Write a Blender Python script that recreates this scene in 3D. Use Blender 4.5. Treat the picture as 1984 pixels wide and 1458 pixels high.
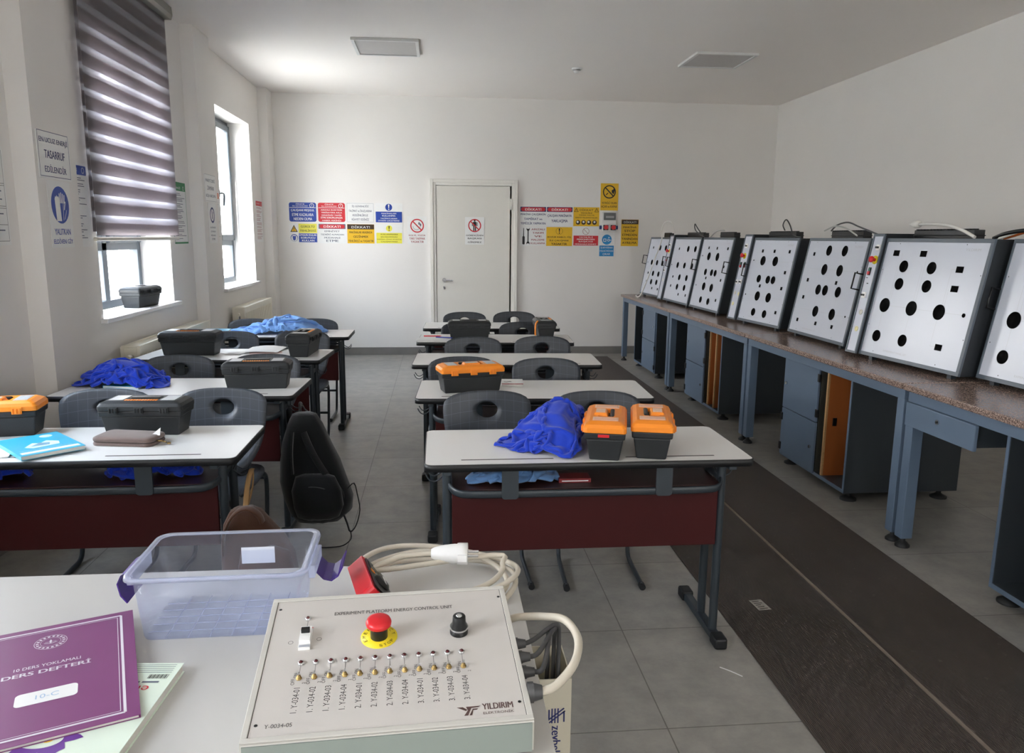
import bpy, math, random
from mathutils import Vector, Matrix, noise

for o in list(bpy.data.objects):
    bpy.data.objects.remove(o)
SC = bpy.context.scene
COL = SC.collection
PI = math.pi

# ------------------------------------------------------------------ camera
F, PITCH, YAW, ROLL, EYE = 1479.4, .1807, .0963, .0088, 1.5475
cd = bpy.data.cameras.new('camera')
cam = bpy.data.objects.new('camera', cd)
COL.objects.link(cam)
cd.sensor_width = 36
cd.lens = F * 36 / 1984
cd.clip_start = .02
_r = Vector((math.cos(YAW), -math.sin(YAW), 0))
_f = Vector((math.sin(YAW) * math.cos(PITCH), math.cos(YAW) * math.cos(PITCH), -math.sin(PITCH)))
_u = Vector((math.sin(YAW) * math.sin(PITCH), math.cos(YAW) * math.sin(PITCH), math.cos(PITCH)))
_R = _r * math.cos(ROLL) + _u * math.sin(ROLL)
_U = -_r * math.sin(ROLL) + _u * math.cos(ROLL)
cam.matrix_world = Matrix(((_R.x, _U.x, -_f.x, 0), (_R.y, _U.y, -_f.y, 0), (_R.z, _U.z, -_f.z, EYE), (0, 0, 0, 1)))
SC.camera = cam

# ------------------------------------------------------------------ sky, sun, exposure
SC.view_settings.view_transform = 'Standard'
SC.view_settings.look = 'None'
SC.view_settings.gamma = 1
SC.view_settings.use_curve_mapping = False
SC.view_settings.exposure = 1.36
w = bpy.data.worlds.new('sky')
SC.world = w
w.use_nodes = True
nt = w.node_tree
nt.nodes.clear()
_o = nt.nodes.new('ShaderNodeOutputWorld')
_b = nt.nodes.new('ShaderNodeBackground')
_tc = nt.nodes.new('ShaderNodeTexCoord')
_sx = nt.nodes.new('ShaderNodeSeparateXYZ')
_rp = nt.nodes.new('ShaderNodeValToRGB')
nt.links.new(_tc.outputs['Generated'], _sx.inputs[0])
nt.links.new(_sx.outputs['Z'], _rp.inputs[0])
_rp.color_ramp.elements[0].position = 0
_rp.color_ramp.elements[0].color = (1, .95, .88, 1)
_rp.color_ramp.elements[1].position = .7
_rp.color_ramp.elements[1].color = (.74, .86, 1.0, 1)
_e = _rp.color_ramp.elements.new(.2)
_e.color = (1, .97, .93, 1)
nt.links.new(_rp.outputs[0], _b.inputs[0])
_b.inputs[1].default_value = 12.0
nt.links.new(_b.outputs[0], _o.inputs[0])
WIN = [(-3.60, -2.24), (-.72, .64), (2.21, 3.53), (5.11, 6.45), (7.95, 9.31)]      # window openings along the left wall; first one added for fill light
WZ0, WZ1 = 1.01, 2.785
for _i, (a, b) in enumerate(WIN):                                   # portals only guide the sky's own light in
    ld = bpy.data.lights.new('sky_portal', 'AREA')
    ld.shape = 'RECTANGLE'
    ld.size = b - a
    ld.size_y = WZ1 - WZ0
    ld.cycles.is_portal = True
    lo = bpy.data.objects.new('sky_portal', ld)
    COL.objects.link(lo)
    lo.matrix_world = Matrix(((0, 0, -1, -2.47), (1, 0, 0, (a + b) / 2), (0, -1, 0, (WZ0 + WZ1) / 2), (0, 0, 0, 1)))
ld = bpy.data.lights.new('sky_portal', 'AREA')
ld.shape = 'RECTANGLE'
ld.size = 1.2
ld.size_y = 1.3
ld.cycles.is_portal = True
lo = bpy.data.objects.new('sky_portal', ld)
COL.objects.link(lo)
lo.matrix_world = Matrix(((1, 0, 0, 2.2), (0, 0, -1, -4.31), (0, 1, 0, 1.95), (0, 0, 0, 1)))
sd = bpy.data.lights.new('sun', 'SUN')
sd.energy = 20
sd.angle = .01
sd.color = (1, .93, .82)
so = bpy.data.objects.new('sun', sd)
COL.objects.link(so)
so.rotation_euler = Vector((.16, .85, -.75)).to_track_quat('-Z', 'Y').to_euler()
try:
    SC.cycles.max_bounces = 14
    SC.cycles.diffuse_bounces = 8
    SC.cycles.transparent_max_bounces = 24
    SC.cycles.caustics_reflective = False
    SC.cycles.caustics_refractive = False
    SC.cycles.sample_clamp_indirect = 8
except Exception:
    pass

# ------------------------------------------------------------------ materials
def lin(h):
    h = h.lstrip('#')
    c = [int(h[i:i + 2], 16) / 255 for i in (0, 2, 4)]
    return tuple(((x + .055) / 1.055) ** 2.4 if x > .04045 else x / 12.92 for x in c) + (1,)

MATS = {}
def M(name, col, rough=.5, metal=0, var=.05, scale=18, bump=0, spec=.5, coat=0, bscale=None, stretch=None, trans=0, alpha=1):
    if name in MATS:
        return MATS[name]
    m = bpy.data.materials.new(name)
    m.use_nodes = True
    t = m.node_tree
    b = t.nodes['Principled BSDF']
    c = lin(col)
    tc = t.nodes.new('ShaderNodeTexCoord')
    mp = t.nodes.new('ShaderNodeMapping')
    if stretch:
        mp.inputs['Scale'].default_value = stretch
    t.links.new(tc.outputs['Object'], mp.inputs[0])
    n = t.nodes.new('ShaderNodeTexNoise')
    n.inputs['Scale'].default_value = scale
    n.inputs['Detail'].default_value = 4
    t.links.new(mp.outputs[0], n.inputs['Vector'])
    mx = t.nodes.new('ShaderNodeMix')
    mx.data_type = 'RGBA'
    mx.inputs['A'].default_value = tuple(x * (1 - var) for x in c[:3]) + (1,)
    mx.inputs['B'].default_value = tuple(min(1, x * (1 + var)) for x in c[:3]) + (1,)
    t.links.new(n.outputs['Fac'], mx.inputs['Factor'])
    t.links.new(mx.outputs['Result'], b.inputs['Base Color'])
    b.inputs['Roughness'].default_value = rough
    b.inputs['Metallic'].default_value = metal
    b.inputs['Specular IOR Level'].default_value = spec
    b.inputs['Coat Weight'].default_value = coat
    b.inputs['Alpha'].default_value = alpha
    if bump:
        n2 = t.nodes.new('ShaderNodeTexNoise')
        n2.inputs['Scale'].default_value = bscale or scale * 4
        n2.inputs['Detail'].default_value = 3
        t.links.new(mp.outputs[0], n2.inputs['Vector'])
        bp = t.nodes.new('ShaderNodeBump')
        bp.inputs['Strength'].default_value = bump
        bp.inputs['Distance'].default_value = .01
        t.links.new(n2.outputs['Fac'], bp.inputs['Height'])
        t.links.new(bp.outputs[0], b.inputs['Normal'])
    MATS[name] = m
    return m

def mat_tile_floor():
    m = M('floor_tile', '#96938d', .38, var=.14, scale=1.6, bump=.03, bscale=40)
    t = m.node_tree
    b = t.nodes['Principled BSDF']
    old = b.inputs['Base Color'].links[0].from_socket
    geo = t.nodes.new('ShaderNodeTexCoord')
    mp = t.nodes.new('ShaderNodeMapping')
    mp.inputs['Location'].default_value = (.37 + 1.2 * 10, -2.15 + .625 * 20, 0)
    t.links.new(geo.outputs['Object'], mp.inputs[0])
    br = t.nodes.new('ShaderNodeTexBrick')
    br.offset = 0
    br.squash = 1
    br.inputs['Scale'].default_value = 1
    br.inputs['Brick Width'].default_value = 1.19
    br.inputs['Row Height'].default_value = .625
    br.inputs['Mortar Size'].default_value = .0022
    br.inputs['Mortar Smooth'].default_value = 0
    br.inputs['Bias'].default_value = 0
    br.inputs['Color1'].default_value = (1, 1, 1, 1)
    br.inputs['Color2'].default_value = (.86, .86, .86, 1)
    br.inputs['Mortar'].default_value = (.42, .41, .40, 1)
    t.links.new(mp.outputs[0], br.inputs['Vector'])
    n3 = t.nodes.new('ShaderNodeTexNoise')
    n3.inputs['Scale'].default_value = 7
    n3.inputs['Detail'].default_value = 8
    n3.inputs['Roughness'].default_value = .7
    t.links.new(geo.outputs['Object'], n3.inputs['Vector'])
    rp = t.nodes.new('ShaderNodeValToRGB')
    rp.color_ramp.elements[0].position = .3
    rp.color_ramp.elements[0].color = (.74, .74, .75, 1)
    rp.color_ramp.elements[1].position = .62
    rp.color_ramp.elements[1].color = (1.08, 1.07, 1.05, 1)
    t.links.new(n3.outputs['Fac'], rp.inputs[0])
    m1 = t.nodes.new('ShaderNodeMix'); m1.data_type = 'RGBA'; m1.blend_type = 'MULTIPLY'; m1.inputs['Factor'].default_value = 1
    m2 = t.nodes.new('ShaderNodeMix'); m2.data_type = 'RGBA'; m2.blend_type = 'MULTIPLY'; m2.inputs['Factor'].default_value = 1
    t.links.new(old, m1.inputs['A']); t.links.new(br.outputs['Color'], m1.inputs['B'])
    t.links.new(m1.outputs['Result'], m2.inputs['A']); t.links.new(rp.outputs[0], m2.inputs['B'])
    t.links.new(m2.outputs['Result'], b.inputs['Base Color'])
    return m

def mat_grid(name, col, line, size=.042):
    """plastic with a fine moulded grid of lighter lines"""
    m = M(name, col, .42, var=.04, scale=30, bump=.05, bscale=600)
    t = m.node_tree
    b = t.nodes['Principled BSDF']
    old = b.inputs['Base Color'].links[0].from_socket
    tc = t.nodes.new('ShaderNodeTexCoord')
    sp = t.nodes.new('ShaderNodeSeparateXYZ')
    cb = t.nodes.new('ShaderNodeCombineXYZ')
    t.links.new(tc.outputs['Object'], sp.inputs[0])
    ad = t.nodes.new('ShaderNodeMath'); ad.operation = 'SUBTRACT'
    t.links.new(sp.outputs['Z'], ad.inputs[0]); t.links.new(sp.outputs['Y'], ad.inputs[1])
    t.links.new(sp.outputs['X'], cb.inputs['X']); t.links.new(ad.outputs[0], cb.inputs['Y'])
    br = t.nodes.new('ShaderNodeTexBrick')
    br.offset = 0
    br.inputs['Scale'].default_value = 1
    br.inputs['Brick Width'].default_value = size
    br.inputs['Row Height'].default_value = size
    br.inputs['Mortar Size'].default_value = .0007
    br.inputs['Mortar Smooth'].default_value = .2
    br.inputs['Color1'].default_value = (0, 0, 0, 1)
    br.inputs['Color2'].default_value = (0, 0, 0, 1)
    br.inputs['Mortar'].default_value = (1, 1, 1, 1)
    t.links.new(cb.outputs[0], br.inputs['Vector'])
    mx = t.nodes.new('ShaderNodeMix'); mx.data_type = 'RGBA'
    mx.inputs['B'].default_value = lin(line)
    t.links.new(br.outputs['Color'], mx.inputs['Factor']); t.links.new(old, mx.inputs['A'])
    t.links.new(mx.outputs['Result'], b.inputs['Base Color'])
    return m

def mat_granite():
    m = M('granite_laminate', '#5b4d46', .22, var=.1, scale=30)
    t = m.node_tree
    b = t.nodes['Principled BSDF']
    tc = t.nodes.new('ShaderNodeTexCoord')
    v = t.nodes.new('ShaderNodeTexNoise')
    v.inputs['Scale'].default_value = 210
    v.inputs['Detail'].default_value = 2
    t.links.new(tc.outputs['Object'], v.inputs['Vector'])
    rp = t.nodes.new('ShaderNodeValToRGB')
    e = rp.color_ramp.elements
    e[0].position = .36; e[0].color = lin('#4c403b')
    e[1].position = .66; e[1].color = lin('#b09a8d')
    k = rp.color_ramp.elements.new(.48); k.color = lin('#7d6a60')
    k = rp.color_ramp.elements.new(.57); k.color = lin('#988277')
    t.links.new(v.outputs['Fac'], rp.inputs[0])
    t.links.new(rp.outputs[0], b.inputs['Base Color'])
    return m

def mat_mat():
    m = M('ribbed_rubber', '#463c35', .62, var=.22, scale=5, stretch=(2, .6, 1))
    t = m.node_tree
    b = t.nodes['Principled BSDF']
    tc = t.nodes.new('ShaderNodeTexCoord')
    wv = t.nodes.new('ShaderNodeTexWave')
    wv.wave_type = 'BANDS'; wv.bands_direction = 'X'
    wv.inputs['Scale'].default_value = 52
    wv.inputs['Distortion'].default_value = 0
    t.links.new(tc.outputs['Object'], wv.inputs['Vector'])
    bp = t.nodes.new('ShaderNodeBump')
    bp.inputs['Strength'].default_value = .9
    bp.inputs['Distance'].default_value = .002
    t.links.new(wv.outputs['Fac'], bp.inputs['Height'])
    t.links.new(bp.outputs[0], b.inputs['Normal'])
    # dust and scuffs
    n = t.nodes.new('ShaderNodeTexNoise'); n.inputs['Scale'].default_value = 26; n.inputs['Detail'].default_value = 6
    t.links.new(tc.outputs['Object'], n.inputs['Vector'])
    rp = t.nodes.new('ShaderNodeValToRGB')
    rp.color_ramp.elements[0].position = .66; rp.color_ramp.elements[0].color = (0, 0, 0, 1)
    rp.color_ramp.elements[1].position = .78; rp.color_ramp.elements[1].color = (.5, .5, .5, 1)
    t.links.new(n.outputs['Fac'], rp.inputs[0])
    old = b.inputs['Base Color'].links[0].from_socket
    mx = t.nodes.new('ShaderNodeMix'); mx.data_type = 'RGBA'; mx.inputs['B'].default_value = lin('#7b7066')
    t.links.new(rp.outputs[0], mx.inputs['Factor']); t.links.new(old, mx.inputs['A'])
    t.links.new(mx.outputs['Result'], b.inputs['Base Color'])
    return m

def mat_clear(name, tint, haze, rough=.15, gloss=.09):
    """thin clear sheet: mostly lets light straight through, a little haze and a reflection"""
    m = bpy.data.materials.new(name); m.use_nodes = True
    t = m.node_tree; t.nodes.clear()
    o = t.nodes.new('ShaderNodeOutputMaterial')
    tr = t.nodes.new('ShaderNodeBsdfTransparent'); tr.inputs[0].default_value = lin(tint)
    df = t.nodes.new('ShaderNodeBsdfDiffuse'); df.inputs[0].default_value = lin('#eef2ff')
    tl = t.nodes.new('ShaderNodeBsdfTranslucent'); tl.inputs[0].default_value = lin('#eef2ff')
    gl = t.nodes.new('ShaderNodeBsdfGlossy'); gl.inputs['Roughness'].default_value = rough
    a0 = t.nodes.new('ShaderNodeMixShader'); a0.inputs[0].default_value = .5
    a1 = t.nodes.new('ShaderNodeMixShader'); a2 = t.nodes.new('ShaderNodeMixShader')
    n = t.nodes.new('ShaderNodeTexNoise'); n.inputs['Scale'].default_value = 9
    tc = t.nodes.new('ShaderNodeTexCoord'); t.links.new(tc.outputs['Object'], n.inputs['Vector'])
    mr = t.nodes.new('ShaderNodeMapRange'); mr.inputs['To Min'].default_value = haze * .7; mr.inputs['To Max'].default_value = haze * 1.3
    t.links.new(n.outputs['Fac'], mr.inputs[0]); t.links.new(mr.outputs[0], a1.inputs[0])
    fr = t.nodes.new('ShaderNodeLayerWeight'); fr.inputs['Blend'].default_value = .25
    mm = t.nodes.new('ShaderNodeMapRange'); mm.inputs['To Min'].default_value = gloss * .4; mm.inputs['To Max'].default_value = min(1, gloss * 6)
    t.links.new(fr.outputs['Facing'], mm.inputs[0]); t.links.new(mm.outputs[0], a2.inputs[0])
    t.links.new(df.outputs[0], a0.inputs[1]); t.links.new(tl.outputs[0], a0.inputs[2])
    t.links.new(tr.outputs[0], a1.inputs[1]); t.links.new(a0.outputs[0], a1.inputs[2])
    t.links.new(a1.outputs[0], a2.inputs[1]); t.links.new(gl.outputs[0], a2.inputs[2])
    t.links.new(a2.outputs[0], o.inputs[0])
    MATS[name] = m
    return m

def mat_fabric_through(name, col, trans):
    m = M(name, col, .9, var=.05, scale=60, bump=.2, bscale=900)
    t = m.node_tree
    b = t.nodes['Principled BSDF']; o = t.nodes['Material Output']
    tl = t.nodes.new('ShaderNodeBsdfTranslucent'); tl.inputs[0].default_value = lin(col)
    tp = t.nodes.new('ShaderNodeBsdfTransparent')
    a = t.nodes.new('ShaderNodeMixShader'); a.inputs[0].default_value = trans[0]
    c = t.nodes.new('ShaderNodeMixShader'); c.inputs[0].default_value = trans[1]
    t.links.new(b.outputs[0], a.inputs[1]); t.links.new(tl.outputs[0], a.inputs[2])
    t.links.new(a.outputs[0], c.inputs[1]); t.links.new(tp.outputs[0], c.inputs[2])
    t.links.new(c.outputs[0], o.inputs[0])
    return m

def mat_garment(name, col, dark=.1):
    m = M(name, col, .85, var=dark, scale=14, bump=.25, bscale=420, spec=.2)
    b = m.node_tree.nodes['Principled BSDF']
    b.inputs['Sheen Weight'].default_value = .25
    return m

WALL = M('wall_paint', '#e5e2de', .85, var=.025, scale=2.5, bump=.05, bscale=60, spec=.25)
CEIL = M('ceiling_paint', '#f2ede8', .9, var=.015, scale=1.5, bump=.03, bscale=50, spec=.2)
FLOORM = mat_tile_floor()
BASEM = M('baseboard_tile', '#7d7a76', .45, var=.18, scale=5)
DOORM = M('door_lacquer', '#d8d5cd', .35, var=.02)
DOORF = M('door_frame_lacquer', '#e0ddd6', .35, var=.02)
ALU = M('window_aluminium', '#4b545c', .4, var=.05, spec=.6)
SILL = M('sill_marble', '#e6e6e6', .25, var=.04, scale=6)
GLASS = mat_clear('window_glass', '#fafcff', .03, .02, .06)
WHITETOP = M('desk_laminate', '#dddcd9', .32, var=.015, scale=8)
BLACKEDGE = M('black_edge_band', '#141517', .45, var=.1)
STEEL = M('dark_slate_tube', '#2a3238', .4, var=.08, spec=.6)
MAROON = M('maroon_board', '#3c0e0e', .6, var=.12, scale=6, spec=.25)
BROWNB = M('brown_board', '#3a2321', .4, var=.12, scale=6)
RUBBER = M('black_rubber', '#18191a', .55, var=.1)
CHAIRP = mat_grid('chair_plastic', '#363b42', '#525963')
GRANITE = mat_granite()
SLATE = M('slate_blue_paint', '#5f7084', .38, var=.06, scale=9, spec=.5)
SLATED = M('dark_slate_panel', '#353b40', .5, var=.06, scale=9)
INSIDE = M('cabinet_interior', '#34352f', .6, var=.08)
PLY = M('orange_plywood', '#a35a28', .55, var=.25, scale=6, stretch=(1, 1, .25))
PLYE = M('plywood_edge', '#b08a5c', .6, var=.3, scale=30, stretch=(1, 1, 8))
CHROME = M('chrome', '#d5d6d8', .2, metal=1, var=.02)
CASED = M('case_dark_metal', '#23272b', .45, var=.08)
FRAMEM = M('case_frame_metal', '#545d66', .4, var=.05, spec=.6)
FACE = M('white_panel_face', '#c8cdd8', .24, var=.01, spec=.5)
HOLE = M('black_socket', '#040404', .8, var=.1, spec=.1)
TRACE = M('grey_print', '#a9acb3', .4)
BLK = M('black_print', '#131313', .6)
RED = M('red_print', '#c8202c', .5)
BLUE = M('blue_print', '#1b3f9c', .5)
YEL = M('yellow_print', '#e3b416', .5)
LYEL = M('pale_yellow_print', '#e4dc4e', .5)
WHT = M('white_print', '#e4e4e2', .45)
NAVY = M('navy_print', '#232a63', .5)
BROWNP = M('brown_print', '#3a2408', .5)
CYAN = M('cyan_print', '#1e86c4', .5)
GREEN = M('green_print', '#1c8048', .5)
PINKT = M('dull_red_print', '#9a4348', .5)
GREYT = M('grey_letter_print', '#5c6170', .5)
LAMPF = M('lamp_frame', '#d9d9d7', .4)
LAMPD = M('lamp_diffuser', '#bdbab8', .5)
CREAM = M('cream_enamel', '#e2dccb', .35, var=.03)
BRASS = M('brass', '#a48b5a', .35, metal=1)
TBLACK = M('toolbox_black', '#202325', .48, var=.08, bump=.1, bscale=500)
TORANGE = M('toolbox_orange', '#ee8a22', .4, var=.05)
TLABEL = M('toolbox_label', '#e3bfa6', .5, var=.1, scale=60)
TSTICK = M('toolbox_sticker', '#b4b6b8', .4, var=.15, scale=60)
COBALT = mat_garment('cobalt_cloth', '#1538b0')
SKYB = mat_garment('sky_blue_cloth', '#7aa8e6')
DULLB = mat_garment('faded_blue_cloth', '#5f86b6')
BPACK = mat_garment('black_nylon', '#0b0c0d')
BBAG = mat_garment('brown_canvas', '#4a2c1b', .35)
CASEB = mat_garment('taupe_fabric', '#6b5b56', .12)
PAPER = M('paper', '#e2e2e0', .7, var=.02)
PAGES = M('page_edges', '#cfcdc6', .8, var=.15, scale=40, stretch=(1, 1, 30))
TURQ = M('turquoise_cover', '#37a8c8', .35, var=.12, scale=10)
PURPLEC = M('purple_cover', '#7d4273', .35, var=.08, scale=9)
MINT = M('mint_cover', '#dbe8d8', .4, var=.03)
PANELM = M('enamel_cream_metal', '#c0bdb5', .38, var=.02)
PANELF = M('enamel_panel', '#c2bdb7', .35, var=.015)
FRONTM = M('shaded_green_grey_enamel', '#868e87', .45, var=.03)  # green-grey paint, darkened to put the front side's shade into the colour
TPLAST = M('beige_cable', '#c8c0b0', .45, var=.05)
DGREY = M('dark_grey_cable', '#4b4b4c', .5)
BINP = mat_clear('clear_plastic', '#f8faff', .05, .12, .03)
BINR = mat_clear('frosted_plastic', '#f2f5ff', .32, .25, .05)
PURPLE = M('purple_plastic', '#3f2378', .35)
REDP = M('red_plastic', '#cf1f28', .35)
YELP = M('yellow_plastic', '#e6cf1e', .4)
BLKP = M('black_plastic', '#101112', .35)
BEIGED = M('beige_duct', '#c9c3b0', .4, var=.04)
ORCAB = M('orange_cable', '#c96a33', .45)
BLINDD = mat_fabric_through('blind_dense_band', '#b3adaf', (.70, .03))
BLINDS = mat_fabric_through('blind_sheer_band', '#d6d6dc', (.55, .36))
MATM = mat_mat()

# ------------------------------------------------------------------ mesh builder
def font_mesh(s, bold=.0):
    c = font_mesh.cache.get((s, bold))
    if c is None:
        cu = bpy.data.curves.new('letters', 'FONT')
        cu.body = s
        cu.resolution_u = 3
        cu.offset = bold
        ob = bpy.data.objects.new('letters', cu)
        me = bpy.data.meshes.new_from_object(ob)
        vs = [(v.co.x, v.co.y) for v in me.vertices]
        fs = [tuple(p.vertices) for p in me.polygons]
        bpy.data.objects.remove(ob); bpy.data.curves.remove(cu); bpy.data.meshes.remove(me)
        c = font_mesh.cache[(s, bold)] = (vs, fs)
    return c
font_mesh.cache = {}

class MB:
    def __init__(self, T=None):
        self.v = []; self.f = []; self.m = []; self.s = []; self.mats = []
        self.T = T or Matrix()
    def mi(self, m):
        if m not in self.mats:
            self.mats.append(m)
        return self.mats.index(m)
    def add(self, vs, fs, m, smooth=False, T=None):
        T = self.T @ T if T is not None else self.T
        b = len(self.v); k = self.mi(m)
        self.v += [tuple(T @ Vector(p)) for p in vs]
        for f in fs:
            self.f.append(tuple(b + i for i in f)); self.m.append(k); self.s.append(smooth)
        return self
    def box(self, a, b, m, T=None):
        (x0, y0, z0), (x1, y1, z1) = a, b
        vs = [(x0, y0, z0), (x1, y0, z0), (x1, y1, z0), (x0, y1, z0), (x0, y0, z1), (x1, y0, z1), (x1, y1, z1), (x0, y1, z1)]
        return self.add(vs, [(0, 3, 2, 1), (4, 5, 6, 7), (0, 1, 5, 4), (1, 2, 6, 5), (2, 3, 7, 6), (3, 0, 4, 7)], m, False, T)
    def frustum(self, a, b, c, d, m, T=None):
        """box whose bottom rectangle a..b (z = a.z) and top rectangle c..d (z = c.z) differ"""
        vs = [(a[0], a[1], a[2]), (b[0], a[1], a[2]), (b[0], b[1], a[2]), (a[0], b[1], a[2]), (c[0], c[1], c[2]), (d[0], c[1], c[2]), (d[0], d[1], c[2]), (c[0], d[1], c[2])]
        return self.add(vs, [(0, 3, 2, 1), (4, 5, 6, 7), (0, 1, 5, 4), (1, 2, 6, 5), (2, 3, 7, 6), (3, 0, 4, 7)], m, False, T)
    def prism(self, pts, z0, z1, m, smooth=False, T=None, side=None):
        n = len(pts)
        vs = [(x, y, z0) for x, y in pts] + [(x, y, z1) for x, y in pts]
        self.add(vs, [tuple(range(n))[::-1], tuple(range(n, 2 * n))], m, False, T)
        return self.add(vs, [(i, (i + 1) % n, n + (i + 1) % n, n + i) for i in range(n)], side or m, smooth, T)
    def cyl(self, p0, p1, r, m, n=14, r1=None, smooth=True):
        p0 = Vector(p0); p1 = Vector(p1); d = (p1 - p0)
        q = d.to_track_quat('Z', 'Y').to_matrix().to_4x4()
        T = Matrix.Translation(p0) @ q
        L = d.length; r1 = r if r1 is None else r1
        c = [(math.cos(2 * PI * i / n), math.sin(2 * PI * i / n)) for i in range(n)]
        vs = [(x * r, y * r, 0) for x, y in c] + [(x * r1, y * r1, L) for x, y in c]
        self.add(vs, [(i, (i + 1) % n, n + (i + 1) % n, n + i) for i in range(n)], m, smooth, T)
        return self.add(vs, [tuple(range(n))[::-1], tuple(range(n, 2 * n))], m, False, T)
    def lathe(self, prof, m, n=20, T=None, cap=True):
        vs = []; fs = []
        for r, z in prof:
            vs += [(r * math.cos(2 * PI * i / n), r * math.sin(2 * PI * i / n), z) for i in range(n)]
        for k in range(len(prof) - 1):
            fs += [(k * n + i, k * n + (i + 1) % n, (k + 1) * n + (i + 1) % n, (k + 1) * n + i) for i in range(n)]
        self.add(vs, fs, m, True, T)
        if cap:
            k = len(prof) - 1
            self.add(vs, [tuple(range(n))[::-1], tuple(range(k * n, k * n + n))], m, False, T)
        return self
    def tube(self, pts, r, m, n=8, closed=False, sm=3, rz=None):
        """round tube along pts (Catmull-Rom smoothed sm times); rz = second radius"""
        P = [Vector(p) for p in pts]
        if sm > 1 and len(P) > 2:
            Q = []; N = len(P)
            rng = range(N if closed else N - 1)
            for i in rng:
                a = P[(i - 1) % N] if (closed or i > 0) else P[0]
                b = P[i]; c = P[(i + 1) % N]
                d = P[(i + 2) % N] if (closed or i + 2 < N) else P[-1]
                for k in range(sm):
                    t = k / sm
                    Q.append(.5 * ((2 * b) + (c - a) * t + (2 * a - 5 * b + 4 * c - d) * t * t + (-a + 3 * b - 3 * c + d) * t ** 3))
            if not closed:
                Q.append(P[-1])
            P = Q
        N = len(P); vs = []; fs = []
        up = None
        for i, p in enumerate(P):
            a = P[(i - 1) % N] if (closed or i > 0) else P[i]
            b = P[(i + 1) % N] if (closed or i < N - 1) else P[i]
            t = (b - a).normalized() if (b - a).length > 1e-9 else Vector((0, 0, 1))
            if up is None:
                up = Vector((0, 0, 1)) if abs(t.z) < .9 else Vector((1, 0, 0))
            sd_ = t.cross(up)
            if sd_.length < 1e-6:
                sd_ = t.orthogonal()
            sd_.normalize(); up = sd_.cross(t).normalized()
            for k in range(n):
                an = 2 * PI * k / n
                vs.append(tuple(p + sd_ * (r * math.cos(an)) + up * ((rz or r) * math.sin(an))))
        for i in range(N if closed else N - 1):
            j = (i + 1) % N
            fs += [(i * n + k, i * n + (k + 1) % n, j * n + (k + 1) % n, j * n + k) for k in range(n)]
        self.add(vs, fs, m, True)
        if not closed:
            self.add(vs, [tuple(range(n))[::-1], tuple(range((N - 1) * n, N * n))], m, False)
        return self
    # flat print on the local XY plane
    def rect(self, x0, y0, x1, y1, m, z=0, T=None):
        return self.add([(x0, y0, z), (x1, y0, z), (x1, y1, z), (x0, y1, z)], [(0, 1, 2, 3)], m, False, T)
    def poly(self, pts, m, z=0, T=None):
        return self.add([(x, y, z) for x, y in pts], [tuple(range(len(pts)))], m, False, T)
    def disc(self, cx, cy, r, m, z=0, n=24, ry=None):
        return self.poly([(cx + r * math.cos(2 * PI * i / n), cy + (ry or r) * math.sin(2 * PI * i / n)) for i in range(n)], m, z)
    def ring(self, cx, cy, r0, r1, m, z=0, n=28, asp=1):
        vs = [(cx + r * math.cos(2 * PI * i / n), cy + r * asp * math.sin(2 * PI * i / n), z) for r in (r0, r1) for i in range(n)]
        return self.add(vs, [(i, n + i, n + (i + 1) % n, (i + 1) % n) for i in range(n)], m)
    def line(self, x0, y0, x1, y1, wd, m, z=0):
        d = Vector((x1 - x0, y1 - y0)); n = Vector((-d.y, d.x)).normalized() * wd / 2
        return self.poly([(x0 - n.x, y0 - n.y), (x1 - n.x, y1 - n.y), (x1 + n.x, y1 + n.y), (x0 + n.x, y0 + n.y)], m, z)
    def rrect(self, x0, y0, x1, y1, r, m, z=0, n=5):
        return self.poly(rr(x0, y0, x1, y1, r, n), m, z)
    def text(self, s, x0, y0, x1, y1, m, z=0, keep=False, T=None, bold=.0):
        """letters fitted to the box; keep = keep the glyph shape and centre it"""
        vs, fs = font_mesh(s)
        if not vs:
            return self
        ax = min(v[0] for v in vs); bx = max(v[0] for v in vs); ay = min(v[1] for v in vs); by = max(v[1] for v in vs)
        sx = (x1 - x0) / (bx - ax); sy = (y1 - y0) / (by - ay)
        ox, oy = x0, y0
        if keep:
            q = min(sx, sy)
            ox = (x0 + x1) / 2 - q * (bx - ax) / 2; oy = (y0 + y1) / 2 - q * (by - ay) / 2
            sx = sy = q
        for k, q in enumerate((-1, 1, 0) if bold else (0,)):          # struck three times for a bolder stroke
            self.add([(ox + (a - ax + q * bold * 1.6) * sx, oy + (b - ay) * sy, z + k * .00006) for a, b in vs], fs, m, False, T)
        return self
    def build(self, name, parent=None, bevel=0, seg=2, angle=35):
        me = bpy.data.meshes.new(name)
        me.from_pydata(self.v, [], self.f)
        for m in self.mats:
            me.materials.append(m)
        me.polygons.foreach_set('material_index', self.m)
        me.polygons.foreach_set('use_smooth', self.s)
        me.update()
        o = bpy.data.objects.new(name, me)
        COL.objects.link(o)
        if parent:
            o.parent = parent
        if bevel:
            b = o.modifiers.new('bevel', 'BEVEL')
            b.width = bevel; b.segments = seg; b.limit_method = 'ANGLE'; b.angle_limit = math.radians(angle)
        return o

def rr(x0, y0, x1, y1, r, n=5):
    p = []
    for cx, cy, a in ((x1 - r, y0 + r, -90), (x1 - r, y1 - r, 0), (x0 + r, y1 - r, 90), (x0 + r, y0 + r, 180)):
        for k in range(n + 1):
            t = math.radians(a + 90 * k / n)
            p.append((cx + r * math.cos(t), cy + r * math.sin(t)))
    return p

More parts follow.
